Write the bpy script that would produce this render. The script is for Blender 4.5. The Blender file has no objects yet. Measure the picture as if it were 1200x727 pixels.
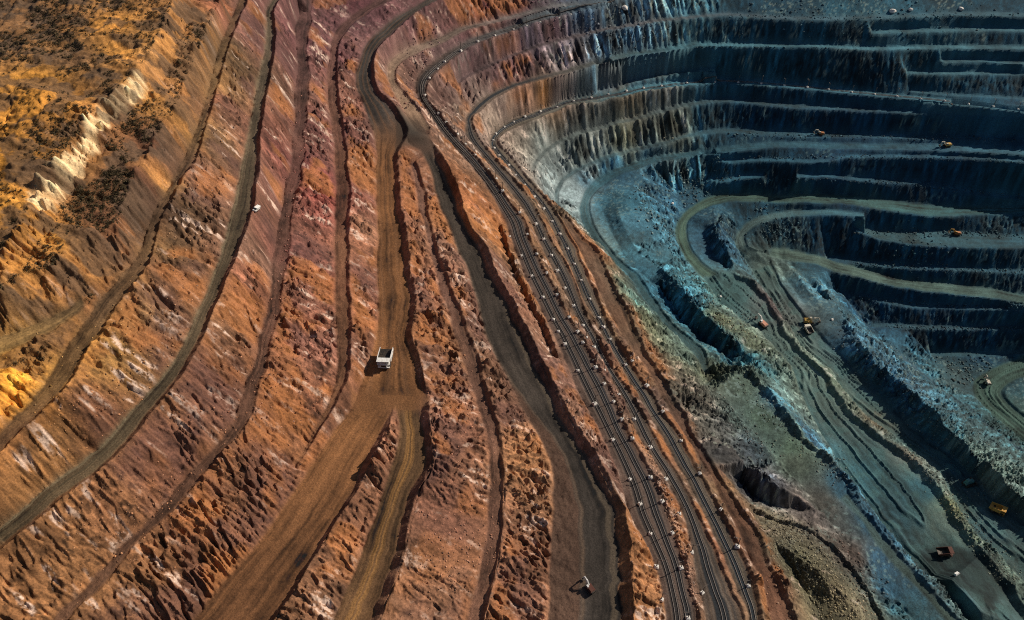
import bpy, bmesh, math, random
import numpy as np
from mathutils import Vector, Matrix
from mathutils.geometry import delaunay_2d_cdt

random.seed(7)
scene = bpy.context.scene
COL = scene.collection

# ------------------------------------------------------------------ camera
CAM_H = 270.0
FPX = 942.0                       # focal length in photo pixels (1200 wide)
C45 = math.sqrt(0.5)
cam_d = bpy.data.cameras.new("camera")
cam = bpy.data.objects.new("camera", cam_d)
COL.objects.link(cam)
cam.location = (0, 0, CAM_H)
cam.rotation_euler = (math.radians(45), 0, 0)
cam_d.sensor_width = 36
cam_d.lens = FPX / 1200 * 36
cam_d.clip_start = 1
cam_d.clip_end = 20000
scene.camera = cam


def unproj(u, v, z):
    """survey a point: sight line through the photo point, met with height z"""
    u = np.asarray(u, float); v = np.asarray(v, float); z = np.asarray(z, float)
    x = (u - 600) / FPX
    y = (363.5 - v) / FPX
    dz = -C45 + y * C45
    t = (z - CAM_H) / dz
    return x * t, (C45 + y * C45) * t


def proj(X, Y, Z):
    h = Z - CAM_H
    d = Y * C45 - h * C45
    yc = Y * C45 + h * C45
    return 600 + FPX * X / d, 363.5 - FPX * yc / d


# ------------------------------------------------------------------ noise
_rng = np.random.RandomState(11)
_TAB = _rng.rand(256, 256)


def vnoise(x, y, seed=0):
    x = x + seed * 37.13; y = y + seed * 91.7
    xi = np.floor(x).astype(np.int64); yi = np.floor(y).astype(np.int64)
    fx = x - xi; fy = y - yi
    fx = fx * fx * (3 - 2 * fx); fy = fy * fy * (3 - 2 * fy)
    x0 = xi & 255; x1 = (xi + 1) & 255; y0 = yi & 255; y1 = (yi + 1) & 255
    a = _TAB[y0, x0]; b = _TAB[y0, x1]; c = _TAB[y1, x0]; d = _TAB[y1, x1]
    a = a + (b - a) * fx
    c = c + (d - c) * fx
    return a + (c - a) * fy


def fbm(x, y, oct=4, seed=0, gain=0.5):
    s = 0; amp = 1; tot = 0
    ca, sa = math.cos(0.6), math.sin(0.6)
    for o in range(oct):
        s = s + amp * vnoise(x, y, seed + o * 3)
        tot += amp
        x, y = 2.03 * (x * ca - y * sa), 2.03 * (x * sa + y * ca)
        amp *= gain
    return s / tot


def smooth(a, b, x):
    t = np.clip((x - a) / (b - a), 0, 1)
    return t * t * (3 - 2 * t)


# ------------------------------------------------------------------ survey of the mine
# each bench / road: rows of (inner toe u,v, outer crest u,v[, height]); heights interpolate
STRIPS = []


def strip(name, rows, berm=0.0, c0=(.1, .1, .1), c1=None, kind='bench', jit=1.0, taper=(0, 0), pat=None, obj=None, label=None):
    STRIPS.append(dict(name=name, rows=rows, berm=berm, c0=c0, c1=c1 or c0, kind=kind, jit=jit, taper=taper, pat=pat, obj=obj))


def line_strip(name, pts, w, **k):
    """far wall benches: centre line from the right, width in px -> toe above, crest below"""
    rows = []
    P = [p[:2] for p in pts]
    for i, p in enumerate(pts):
        a = P[max(0, i - 1)]; b = P[min(len(P) - 1, i + 1)]
        dx, dy = b[0] - a[0], b[1] - a[1]
        L = math.hypot(dx, dy); nx, ny = dy / L * -1, dx / L      # right hand of travel = uphill
        nx, ny = -dy / L, dx / L
        r = (p[0] + nx * w / 2, p[1] + ny * w / 2, p[0] - nx * w / 2, p[1] - ny * w / 2)
        rows.append(r + ((p[2],) if len(p) > 2 else ()))
    strip(name, rows, **k)


TEALB = (.085, .165, .175)
# --- left wall
strip('A', [(283,-40,297,-40,58),(280,0,290,0),(272,17,283,17),(255,60,266,62),(247,90,258,90),(232,143,243,145),(215,187,228,188),(188,235,200,235),(173,265,183,270),(160,300,176,308),(143,322,160,330),(117,352,135,362),(83,399,103,412),(45,460,70,462),(0,508,5,525),(-50,560,-40,580),(-120,640,-105,660,58)],
      berm=1.4, c0=(.12,.07,.03), c1=(.10,.055,.03), kind='dirt', obj='haul_road')
strip('A2', [(97,349,99,360,60.8),(78,361,81,374,61.6),(46,376,50,393,63),(0,395,0,414,65),(-50,405,-50,430,67)], berm=.7, c0=(.12,.075,.035), kind='dirt', taper=(3, 0), obj='track')
strip('B', [(340,-45,352,-40,42),(320,0,328,0),(312,13,322,13),(312,43,325,40),(303,87,317,87),(293,143,309,143),(283,193,304,193),(275,233,298,238),(262,285,284,285),(247,329,265,329),(227,375,246,375),(200,429,220,429),(150,484,178,483),(133,507,158,508),(100,537,125,545),(50,574,75,582),(0,617,12,635),(-60,662,-50,682),(-140,715,-130,735,40)],
      berm=2.0, c0=(.085,.064,.043), c1=(.095,.066,.036), kind='haul', pat='two', obj='haul_road')
strip('C', [(385,-45,400,-40,23),(352,0,368,2),(346,50,360,50),(347,87,362,87),(345,133,360,133),(340,187,356,187),(331,240,347,240),(320,309,336,309),(312,365,328,365),(298,419,315,419),(281,475,299,475),(271,497,289,497),(244,531,262,531),(208,571,226,571),(178,607,196,607),(141,641,158,641),(104,684,122,684),(70,717,90,717),(20,765,40,770,22),(-50,815,-30,825,22),(-140,870,-120,885,22)],
      berm=.5, c0=(.085,.045,.038), c1=(.095,.05,.033), kind='dirt', jit=2.0)
strip('D', [(498,-50,508,-44,12),(455,-9,466,-4),(426,8,436,13),(400,28,409,33),(388,50,398,54),(384,87,396,90),(386,130,401,130,11),(391,173,407,173),(393,233,412,233,10),(393,290,410,290),(393,342,411,342,9),(395,402,412,402,7),(395,440,409,440,5),(384,475,393,475,3.5),(366,510,371,510,2),(346,545,349,547,1)],
      berm=1.3, c0=(.11,.055,.045), c1=(.135,.065,.03), kind='dirt', jit=1.2, taper=(0, 4))
strip('E', [(555,-45,580,-45,9),(498,0,513,0),(478,12,490,14),(458,25,471,29),(440,40,454,45),(430,52,443,58),(424,67,439,72),(417,85,440,88),(418,103,443,103,5),(424,118,455,113,4),(431,138,468,130,2),(438,156,480,153,.5),(441,170,472,170,0),(441,184,467,182),(441,204,468,204),(441,238,471,238),(443,282,478,282),(442,322,483,322),(443,352,490,352),(443,382,484,390),(437,415,492,418),(421,455,500,455,-1),(417,468,502,470,-1.4)],
      berm=2.5, c0=(.05,.042,.036), c1=(.175,.078,.03), kind='haul', taper=(0, 3), pat='haul', obj='haul_road')
strip('E1a', [(415,472,462,477,-1.4),(407,487,460,488,-1.5),(396,500,456,503),(367,544,437,534),(333,594,420,574),(300,641,399,604),(260,684,370,651),(230,724,347,691),(205,745,323,724),(170,800,295,770,0)],
      berm=2.5, c0=(.175,.078,.03), c1=(.14,.063,.027), kind='haul', taper=(2, 0), pat='haul', obj='haul_road')
strip('E1b', [(465,478,503,474,-1.8),(469,503,505,503,-2),(463,534,508,540,-3),(447,584,489,579,-5),(436,615,478,615),(425,645,472,650),(407,691,456,697),(392,727,443,727),(375,775,425,775,-10)],
      berm=2.5, c0=(.115,.064,.03), c1=(.115,.06,.027), kind='haul', pat='gold', obj='haul_road')
strip('F', [(481,190,488,188,-2),(486,210,495,208),(490,240,502,240,-4),(498,262,507,262),(505,299,517,299),(515,339,530,339),(525,365,543,365),(540,415,560,415,-9),(553,455,573,455),(560,479,580,479),(569,504,587,504),(573,534,592,534),(574,567,593,567),(571,617,592,617,-14),(562,667,583,667),(550,724,570,724),(538,770,558,772,-17)],
      berm=1.3, c0=(.12,.07,.055), c1=(.125,.062,.042), kind='dirt', jit=1.3)
strip('E2', [(478,168,503,159,-.2),(492,176,512,171,-1),(501,190,521,185,-2),(507,211,535,214,-4),(514,240,545,243,-6),(525,260,555,267),(535,292,573,290,-10),(548,317,582,316),(557,350,601,350),(573,402,627,402,-16),(600,455,652,450),(611,480,667,482,-19),(633,514,688,512),(647,551,709,548),(648,600,733,597,-22),(645,660,741,655),(643,727,744,724,-25),(640,775,745,775,-26)],
      berm=3.3, c0=(.052,.040,.030), c1=(.042,.034,.028), kind='haul', taper=(3, 0), pat='e2', obj='haul_road')
strip('L2', [(780,-22,782,-17,-13),(742,-9,743,-4,-13),(700,-1,701,4,-11),(650,5,651,9,-10.5),(600,17,602,22,-10.5),(555,28,557,33,-10.5),(538,32,541,38),(515,43,520,50,-9),(487,53,494,61,-7),(466,63,476,70),(455,76,465,80,-4.5),(455,95,466,94),(463,112,476,108),(471,126,492,127,-2),(480,142,499,139),(489,154,505,152,0)],
      berm=.9, c0=(.10,.12,.13), c1=(.25,.165,.10), kind='dirt', taper=(0, 2), jit=.3)
strip('R1', [(850,-30,853,-24,-14),(800,-18,803,-12,-14),(727,-4,729,1,-14.5),(700,5,701,10,-13.5),(667,11,668,16),(633,19,635,25),(600,29,602,36),(575,37,577,44),(550,46,553,54),(530,57,536,65),(512,69,520,78,-13.5),(493,84,506,92,-14.5),(487,97,500,102),(488,110,502,116),(496,125,516,133,-19),(506,142,527,148),(520,160,540,163),(534,176,560,184),(552,196,577,205),(568,216,592,226),(582,240,603,242),(593,262,617,258,-27),(598,277,623,280),(608,305,636,308),(622,340,651,336),(636,368,664,363,-30),(650,395,683,393),(664,428,699,422),(680,465,720,460),(700,500,734,497,-32),(715,532,752,529),(729,570,774,570),(738,604,787,604,-33),(757,640,799,640),(768,665,807,663),(776,695,814,697),(780,727,822,724,-34),(782,775,828,775)],
      berm=.9, c0=(.10,.12,.13), c1=(.085,.055,.043), kind='rail', pat='r1', obj='railway_bed', jit=.35)
strip('R2', [(1400,55,1400,60,-42),(1300,55,1300,60,-42),(1200,54,1200,58,-42),(1100,53,1100,57),(1033,55,1033,59),(955,52,955,56),(900,51,900,55),(820,50,820,54,-42),(800,52.5,801,57.5),(750,59.5,751,64.5),(717,65.5,718,71),(683,75,684,80.5),(650,84,652,90),(622,91,624,97),(600,98,603,104),(573,110,578,118),(556,123,566,128),(546,138,555,138,-40),(545,150,556,150,-39),(547,163,564,163),(565,184,582,184),(582,205,600,205),(598,226,619,226,-38),(611,242,630,245),(622,260,641,267),(630,280,650,286),(640,303,662,303),(652,325,673,325),(662,345,681,347,-38),(671,365,688,366),(690,395,702,395),(705,424,716,424),(718,448,733,448),(733,475,752,480,-38),(750,514,771,514),(764,537,784,537),(781,564,801,564),(797,594,818,596),(806,625,831,625),(811,650,843,650),(817,680,856,684),(826,720,873,720),(832,775,880,775,-38)],
      berm=.8, c0=TEALB, c1=(.095,.068,.05), kind='rail', pat='r2', obj='railway_bed', jit=.8)
strip('R3', [(1400,140,1400,145,-67),(1300,134,1300,139,-67),(1193,125,1193,130),(1164,122,1164,126.5),(1107,115.5,1107,120.5),(1051,110.5,1051,115),(998,105.5,998,110),(946,100,946,104.5),(880,94,880,99),(840,92.5,840,97,-66),(800,95,801,101),(750,101,751,108),(717,108,718,116),(667,115,669,124),(642,125,645,133),(617,134,621,143),(600,141,607,149,-60),(585,150,594,155),(576,160,584,163),(574,169,586,168,-56),(577,178,598,178),(590,192,609,192),(608,212,624,212),(632,241,648,241,-48),(645,265,665,265),(655,288,676,288),(667,312,687,314),(677,338,699,338,-45),(692,366,709,364),(705,390,720,390),(719,418,737,418),(737,447,755,445),(756,478,778,481,-42),(775,510,799,510),(788,535,813,536),(804,562,828,563),(821,595,846,594,-40),(835,625,861,625),(847,650,873,650),(860,684,886,684),(877,720,894,720),(884,775,902,775,-38.5)],
      berm=1.2, c0=TEALB, c1=(.105,.078,.056), kind='rail', pat='r3', obj='railway_bed', jit=.9)
strip('S', [(655,254,666,254,-50),(668,275,684,275),(680,296,702,294),(690,318,716,325,-49),(702,340,727,345),(713,366,738,366),(726,388,748,387),(743,415,759,415,-47),(760,436,774,436),(783,480,801,480,-46),(804,512,816,514),(818,535,831,533),(832,558,847,560,-45),(852,598,874,598),(868,630,892,630),(880,655,903,655),(894,690,919,690),(903,722,935,724),(915,775,955,775,-45)],
      berm=1.3, c0=(.12,.075,.05), c1=(.125,.055,.034), kind='dirt', jit=1.3)
# --- far wall
FW = dict(berm=.5, kind='bench', jit=.8)
line_strip('L4', [(1400,22,-26),(1300,19),(1198,17.5),(1117,16),(1067,19),(1000,21),(967,22),(900,20),(850,17),(800,21),(775,24),(750,28),(700,37),(650,48,-27),(600,65),(575,77),(550,88),(536,98,-28)], 4.5, c0=TEALB, c1=(.09,.06,.06), **FW)
line_strip('L35', [(1400,39,-34),(1300,37),(1198,35),(1158,34),(1117,35),(1067,36),(1022,38,-34)], 4, c0=TEALB, **FW)
line_strip('L73', [(1400,79,-49),(1300,76),(1198,74),(1150,71),(1103,72,-49)], 3.6, c0=TEALB, **FW)
line_strip('L86', [(1400,87,-55),(1300,86),(1198,86),(1117,86),(1063,85,-55)], 3.6, c0=TEALB, **FW)
line_strip('L115', [(1400,127,-66),(1300,123),(1200,115.2),(1125,111.5),(1067,107,-65)], 2.0, c0=TEALB, **FW)
line_strip('L7', [(1400,147,-71.5),(1300,142),(1200,137.5,-71.5),(1100,132,-73),(1000,128),(923,124),(867,118),(843,117.5,-76),(800,124),(767,133),(733,142,-79),(700,151),(675,158.5),(655,166,-81),(640,177,-80),(629,190,-75),(624,203,-66)], 5, c0=TEALB, c1=(.10,.10,.085), **FW)
line_strip('L8', [(1400,175,-87),(1300,169),(1198,164),(1125,161,-87),(1075,160),(1000,158.5),(950,158),(908,156.5),(875,154.5),(850,153,-90),(822,156),(800,161),(775,168),(750,174,-94),(717,182),(693,191),(675,200,-97),(660,211),(653,224,-95),(653,238),(657,250,-84)], 5.5, c0=TEALB, c1=(.10,.125,.115), **FW)
strip('L9', [(1400,192,1400,200,-89.5),(1300,184,1300,192),(1198,174,1198,181),(1150,171,1150,178),(1117,169,1117,177,-89.5),(1080,169,1080,176),(1000,168,1000,175,-90.3),(917,166,917,173,-91.2),(880,168,880,176,-92.5),(840,173,840,180,-96),(800,178,801,186,-99),(767,183,769,191),(742,190,745,199,-100),(717,198,722,208),(697,211,704,220,-103),(685,226,694,232),(679,245,693,248,-97),(684,265,697,263),(698,284,709,282,-92),(715,304,726,302),(737,324,750,322,-88),(755,350,768,350),(776,378,789,377),(798,400,811,396),(815,418,827,411),(824,437,833,433,-84)],
      berm=1.0, c0=TEALB, c1=(.085,.115,.095), kind='bench', jit=.8, pat='haul', obj='haul_road')
line_strip('L10', [(1400,207,-92),(1300,199),(1198,189),(1133,185),(1080,183.5),(1000,183.5),(980,186,-92)], 3.2, c0=TEALB, **FW)
line_strip('L10b', [(972,188.5,-92.5),(950,189),(917,187.5),(883,187.5,-97),(858,189.5),(840,187.5),(825,186,-101)], 4, c0=TEALB, **FW)
line_strip('L11', [(1400,249,-122),(1300,241,-122),(1198,232,-120.5),(1183,231),(1142,226,-115),(1117,221,-112),(1075,213.5,-108.5),(1042,212.5),(1000,210,-104),(967,206),(933,206,-100)], 4.2, c0=TEALB, **FW)
line_strip('L11b', [(895,206,-104),(867,208.5),(845,212.5),(833,208.5,-109)], 4, c0=TEALB, **FW)
strip('L12', [(1400,254,1400,266,-125.5),(1300,248,1300,260),(1200,240,1200,251,-124),(1100,241,1100,254,-121),(1058,236,1058,250),(1027,233,1027,245,-117),(993,228,993,240),(943,227,943,237,-114),(908,228,908,238,-115),(867,226,867,236),(842,228,842,239),(820,236,823,246),(803,248,808,258,-117),(793,262,806,268),(792,278,808,284),(798,295,815,297,-114),(808,310,826,309),(822,325,845,321,-112)],
      berm=.7, c0=(.065,.125,.115), c1=(.095,.125,.08), kind='haul', jit=.6, pat='haul', obj='haul_road')
strip('T1', [(824,328,852,318,-112.3),(842,352,880,328),(865,373,897,347,-114),(890,388,912,370),(908,408,936,405),(926,430,968,437,-117),(946,480,1000,483),(972,525,1045,520),(1000,570,1072,539,-118),(1025,605,1100,571),(1060,650,1132,621,-112),(1090,680,1166,659),(1120,715,1200,706),(1160,770,1240,760,-103)],
      berm=2.6, c0=(.10,.145,.12), c1=(.065,.105,.10), kind='floor', jit=1.4, taper=(2, 0), pat='floor', obj='pit_floor')
strip('L12b', [(1012,250,1014,255,-118.5),(977,246,979,252,-117.5),(960,246,962,252),(927,247,929,254,-118.5),(893,252,898,260,-119.5),(874,262,882,269,-122),(862,277,874,279),(862,290,880,290,-126),(872,306,900,296,-133)],
      berm=.8, c0=(.10,.15,.14), c1=(.12,.14,.11), kind='haul', jit=.6, pat='haul', obj='haul_road')
strip('T2', [(882,318,905,308,-132),(903,350,918,333,-130),(922,380,932,353,-128),(942,410,968,398,-127),(972,433,988,413),(985,452,1007,433,-126),(1003,475,1020,443),(1030,500,1037,463),(1052,515,1056,483),(1063,527,1074,499),(1080,537,1102,520,-124),(1102,555,1134,546),(1112,574,1158,573),(1130,604,1183,592,-119),(1155,635,1200,604),(1180,662,1225,625),(1215,700,1260,655,-113)],
      berm=1.3, c0=(.10,.125,.095), c1=(.075,.105,.095), kind='floor', jit=.8, pat='floor', obj='pit_floor')
strip('L13', [(1400,276,1400,292,-132),(1300,275,1300,291),(1183,275,1183,291,-132),(1133,272,1133,290),(1092,270,1092,288),(1058,270,1058,286),(1027,269,1030,281,-130.5),(1010,267,1012,274,-128),(1000,264,1000,267,-126)],
      berm=1.0, c0=(.075,.14,.15), c1=(.11,.15,.13), kind='bench', jit=.6, obj='pit_bench')
line_strip('L14', [(1400,322,-145),(1300,321),(1167,317.5),(1117,315),(1083,314),(1040,312),(1000,307),(970,303,-143)], 4, c0=(.07,.12,.125), **FW)
strip('L15', [(1400,360,1400,374,-155),(1300,354,1300,367),(1198,345,1198,356,-153.5),(1167,339,1167,350),(1117,333,1117,345),(1058,326,1058,338,-150),(1027,319,1027,331),(1002,313,1002,325,-144),(977,306,977,318),(955,299,954,310),(930,293,926,306,-135),(905,290,902,300,-132)],
      berm=.9, c0=(.085,.125,.10), c1=(.10,.125,.09), kind='haul', jit=.6, pat='haul', obj='haul_road')
line_strip('L16', [(1400,382,-158.5),(1300,372),(1197,362.5,-157),(1100,359.5,-160),(1067,359),(1042,354.5),(1017,347.5),(1000,345),(982,343,-156)], 4.5, c0=(.08,.12,.12), **FW)
line_strip('L17', [(1400,400,-171),(1300,390),(1200,384),(1100,384.5),(1050,382),(1020,381.5,-168)], 5, c0=(.085,.12,.115), **FW)
line_strip('L18', [(1400,414,-185),(1300,414),(1200,413),(1133,415.5),(1090,414,-183)], 5, c0=(.08,.12,.11), **FW)
strip('U', [(985,585,995,575,-80),(1008,608,1017,600),(1024,633,1034,622,-82),(1047,661,1059,652),(1066,680,1080,676,-85),(1090,706,1104,703),(1110,729,1126,726,-88),(1150,775,1165,770,-88)],
      berm=1.0, c0=(.10,.13,.11), c1=(.12,.14,.10), kind='haul', jit=.6, pat='haul', obj='track')
strip('Q', [(1036,399,1046,408,-160),(1062,421,1068,429,-166),(1086,442,1093,449,-170),(1122,468,1130,476,-172),(1150,492,1157,499),(1180,515,1187,523,-171),(1230,550,1238,560,-170)],
      berm=.6, c0=(.075,.09,.10), kind='haul', jit=.6, obj='track')
strip('Z', [(1300,392,1300,424,-186),(1250,402,1250,432,-186),(1200,419,1200,443,-186),(1165,431,1187,450),(1143,444,1178,457),(1140,458,1180,466),(1152,476,1192,478),(1180,500,1212,492,-185),(1230,545,1250,525,-183)], berm=1.6, c0=(.07,.105,.075), c1=(.075,.11,.075), kind='floor', jit=.5, pat='loop', obj='pit_floor')
line_strip('L55', [(838,80.5,-58),(800,84.5),(767,90),(733,97.5),(700,105,-63)], 3, c0=TEALB, c1=(.10,.10,.10), **FW)

# free break lines (u, v, z)
LINES = [
 # eroded pale ridge on the old dump, and its foot
 [(-40,322,84),(5,282,84.5),(32,245,85),(57,206,85),(96,152,85),(126,116,85),(160,86,84.5),(178,58,84),(196,20,84),(211,-30,84)],
 [(2,342,77),(40,296,77),(62,263,77),(86,222,77),(124,172,77),(154,136,77),(184,102,76),(206,62,75),(226,10,74),(241,-30,74)],
 [(134,262,71.5),(160,207,72),(185,160,72),(210,110,71),(232,60,71),(258,0,70)],
 # trough and spoil ridge beside the upper railway
 [(586,266,-27),(593,294,-28),(603,324,-29),(619,358,-30.5),(638,398,-31.5),(652,428,-32)],
 [(589,264,-25),(600,296,-24.5),(612,328,-25.5),(628,360,-27),(647,398,-28),(662,432,-29),(680,464,-29.5),(697,496,-30)],
 # spoil heap, hollow and hill on the ramp
 [(704,233,-97),(711,257,-97),(719,277,-95),(730,297,-93),(742,312,-91)],
 [(716,226,-99),(724,248,-94),(733,268,-92),(745,289,-92),(758,304,-94)],
 [(740,216,-101),(748,232,-97),(763,258,-95),(778,278,-97),(790,292,-103)],
 [(763,330,-93),(778,350,-97),(802,380,-99),(832,408,-99),(862,425,-96)],
 [(757,300,-98),(782,322,-90),(806,348,-87),(832,374,-86),(857,397,-88),(887,420,-93),(905,436,-101)],
 [(790,315,-103),(820,340,-101),(840,358,-100),(862,377,-101),(885,393,-102),(902,410,-105),(920,434,-109)],
 # ridge between ramp and hairpin
 [(822,256,-113),(826,276,-116),(836,296,-117),(850,312,-116)],
 [(838,246,-113),(843,270,-110),(850,290,-109),(860,312,-112),(872,326,-118)],
 # lower ridges by the excavators
 [(913,312,-134),(928,336,-131),(944,357,-128),(966,382,-125),(987,401,-123)],
 [(917,305,-135),(938,327,-129),(955,348,-127),(975,370,-125),(992,390,-124)],
 [(926,308,-136),(947,330,-137),(968,351,-137),(988,370,-136)],
 # grey rubble ridge: ditch, crest, foot
 [(1008,420,-129),(1027,434,-130),(1046,458,-130),(1064,478,-129),(1082,493,-128),(1110,515,-127),(1142,541,-124),(1167,567,-122),(1193,588,-121),(1232,616,-118)],
 [(946,318,-137),(972,344,-132),(1000,388,-120),(1018,413,-117),(1034,430,-116),(1064,454,-114),(1090,476,-112),(1108,497,-111),(1136,524,-109),(1185,572,-107),(1240,610,-106)],
 # dark valley, pale ridge and shelf above the ramp
 [(838,514,-58),(852,538,-63),(864,557,-65),(879,580,-66),(905,590,-66),(940,597,-69)],
 [(801,462,-53),(817,496,-54),(842,514,-52),(863,532,-51),(884,549,-52),(911,569,-56),(936,581,-62),(968,604,-72)],
 [(812,440,-64),(855,478,-73),(876,498,-75),(891,515,-76),(928,557,-79),(958,596,-80),(985,625,-81)],
 [(868,436,-74),(886,452,-75),(903,471,-76),(917,489,-77),(930,507,-77.5),(943,522,-78),(960,532,-78),(974,547,-78.5),(988,561,-79),(994,572,-79.5)],
 [(876,434,-72),(894,451,-73),(911,470,-74),(925,488,-75),(938,505,-75.5),(951,520,-76),(968,529,-76),(982,544,-76.5),(995,558,-77),(1003,569,-77.5)],
 # brown path below the outer bench and the speckled rubble mound
 [(882,603,-60),(903,609,-61),(928,617,-63),(953,628,-66),(978,649,-71),(1004,680,-76),(1030,727,-80),(1050,770,-82)],
 [(884,599,-57.5),(904,605,-59),(930,613,-61),(956,624,-64),(981,645,-69),(1007,676,-74),(1034,722,-78),(1055,768,-80)],
 [(977,622,-74),(1010,655,-80),(1030,682,-84),(1060,712,-87),(1090,750,-90)],
 [(900,628,-53),(925,645,-54),(955,668,-57),(985,695,-62),(1010,730,-66),(1030,775,-70)],
 [(915,650,-57),(930,672,-61),(945,697,-64),(958,722,-66),(980,770,-69)],
 # small mound on the pit floor bottom right
 [(1098,683,-103.5),(1112,700,-103.5),(1128,722,-102.5)],
 [(1114,680,-100.5),(1128,694,-99),(1148,718,-97)],
]
FREE = [  # (u,v,z)
 (0,0,84),(60,30,86),(20,90,88),(110,60,86),(0,170,90),(60,130,92),(30,200,88),(150,20,85),(-60,60,88),(-60,200,92),(-60,320,88),(20,325,77),(60,316,73),
 (15,438,65),(-40,480,66),(100,200,76),(-150,100,95),(-150,450,80),(90,280,74),
 (800,-40,-10),(900,-40,-9),(1000,-40,-8),(1100,-40,-8),(1200,-40,-8),(1400,-40,-8),
 (600,-45,2),(660,-45,-4),(720,-45,-10),
 (770,205,-110),(790,225,-114),(767,236,-106),(815,215,-112),
 (1000,375,-142),(1205,468,-185),(1230,470,-184),(1230,500,-185),(1110,450,-182),(1120,430,-184),
]
WORLD = [(-1500,-300,110),(-1500,1800,110),(-700,700,95),(-400,1200,80),(0,1400,40),(700,1500,20),(1500,1500,20),(2600,700,0),(2600,-300,0),(1500,-300,-20),(0,-300,10),(-500,-300,100),
         (-420,60,70),(-300,-60,40),(-90,-20,0),(0,0,-12),(60,0,-28),(120,0,-45),(200,0,-75),(330,0,-95),(650,100,-130),(720,250,-180),(720,420,-180),(1000,300,-150),(1000,500,-120),(1250,300,-60),(-420,300,92)]


def catmull(rows, n_per):
    R = np.array(rows, float)
    out = []
    N = len(R)
    for i in range(N - 1):
        p0 = R[max(i - 1, 0)]; p1 = R[i]; p2 = R[i + 1]; p3 = R[min(i + 2, N - 1)]
        n = n_per(p1, p2)
        for k in range(n):
            t = k / n
            a = 0.5 * (2 * p1 + (p2 - p0) * t + (2 * p0 - 5 * p1 + 4 * p2 - p3) * t * t + (3 * p1 - p0 - 3 * p2 + p3) * t ** 3)
            lin = p1 + (p2 - p1) * t
            a = 0.75 * a + 0.25 * lin
            out.append(a)
    out.append(R[-1])
    return np.array(out)


def fillz(rows, width):
    zs = [r[width] if len(r) > width else None for r in rows]
    idx = [i for i, z in enumerate(zs) if z is not None]
    # by arc length along the row
    s = [0]
    for a, b in zip(rows, rows[1:]):
        s.append(s[-1] + math.hypot(b[0] - a[0], b[1] - a[1]))
    z = np.interp(s, [s[i] for i in idx], [zs[i] for i in idx])
    return [tuple(r[:width]) + (float(zz),) for r, zz in zip(rows, z)]


verts, vz, edges = [], [], []


def add_poly(X, Y, Z):
    b = len(verts)
    for x, y, z in zip(X, Y, Z):
        verts.append((float(x), float(y))); vz.append(float(z))
    edges.extend((b + i, b + i + 1) for i in range(len(X) - 1))


def wob(s, seed, f):
    return fbm(s * f, s * 0 + seed * 7.3, 4, seed) - 0.5


for k, S in enumerate(STRIPS):
    rows = fillz(S['rows'], 4)
    R = catmull(rows, lambda a, b: max(1, int(max(math.hypot(b[0] - a[0], b[1] - a[1]), math.hypot(b[2] - a[2], b[3] - a[3])) / 3.5)))
    z = R[:, 4]
    n = len(R)
    ds = np.hypot(np.diff(R[:, 2], prepend=R[0, 2]), np.diff(R[:, 3], prepend=R[0, 3]))
    s = np.cumsum(ds)
    h = S['berm'] * (0.7 + 0.6 * (wob(s, k + 1, .09) + .5)) if S['berm'] else np.zeros(n)
    ta, tb = S['taper']
    if ta: h = h * smooth(0, 12 * ta, s)
    if tb: h = h * smooth(0, 12 * tb, s[-1] - s)
    wd = np.hypot(R[:, 2] - R[:, 0], R[:, 3] - R[:, 1])
    j = S['jit'] * np.minimum(1, wd / 12)
    nx, ny = (R[:, 2] - R[:, 0]) / wd, (R[:, 3] - R[:, 1]) / wd
    jc = j * 5.0 * wob(s, k + 40, .07); jt = j * 4.0 * wob(s, k + 80, .06)
    cu, cv = R[:, 2] + nx * jc, R[:, 3] + ny * jc
    tu, tv = R[:, 0] + nx * jt, R[:, 1] + ny * jt
    cx, cy = unproj(cu, cv, z + h)
    tx, ty = unproj(tu, tv, z)
    w = np.hypot(cx - tx, cy - ty)
    q = np.minimum(1.25 * h + .35, .45 * w) / w
    fx, fy = cx + (tx - cx) * q, cy + (ty - cy) * q
    add_poly(tx, ty, z)
    add_poly(cx, cy, z + h)
    if S['berm']:
        add_poly(fx, fy, z)
    S.update(tx=tx, ty=ty, cx=cx, cy=cy, fx=fx, fy=fy, z=z, n=n, w=w, q=q)
    dw = np.hypot(np.diff((tx + cx) / 2, prepend=(tx[0] + cx[0]) / 2), np.diff((ty + cy) / 2, prepend=(ty[0] + cy[0]) / 2))
    S['s'] = np.cumsum(dw)

for i, L in enumerate(LINES):
    R = catmull(L, lambda a, b: max(1, int(math.hypot(b[0] - a[0], b[1] - a[1]) / 4)))
    s = np.arange(len(R)) * 4.0
    R[:, 0] += 5 * (fbm(R[:, 0] * .06, R[:, 1] * .06, 3, 120) - .5); R[:, 1] += 4 * (fbm(R[:, 0] * .06 + 9, R[:, 1] * .06, 3, 160) - .5)
    x, y = unproj(R[:, 0], R[:, 1], R[:, 2])
    add_poly(x, y, R[:, 2])
for u, v, z in FREE:
    x, y = unproj(u, v, z); verts.append((float(x), float(y))); vz.append(z)
for x, y, z in WORLD:
    verts.append((x, y)); vz.append(z)

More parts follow.
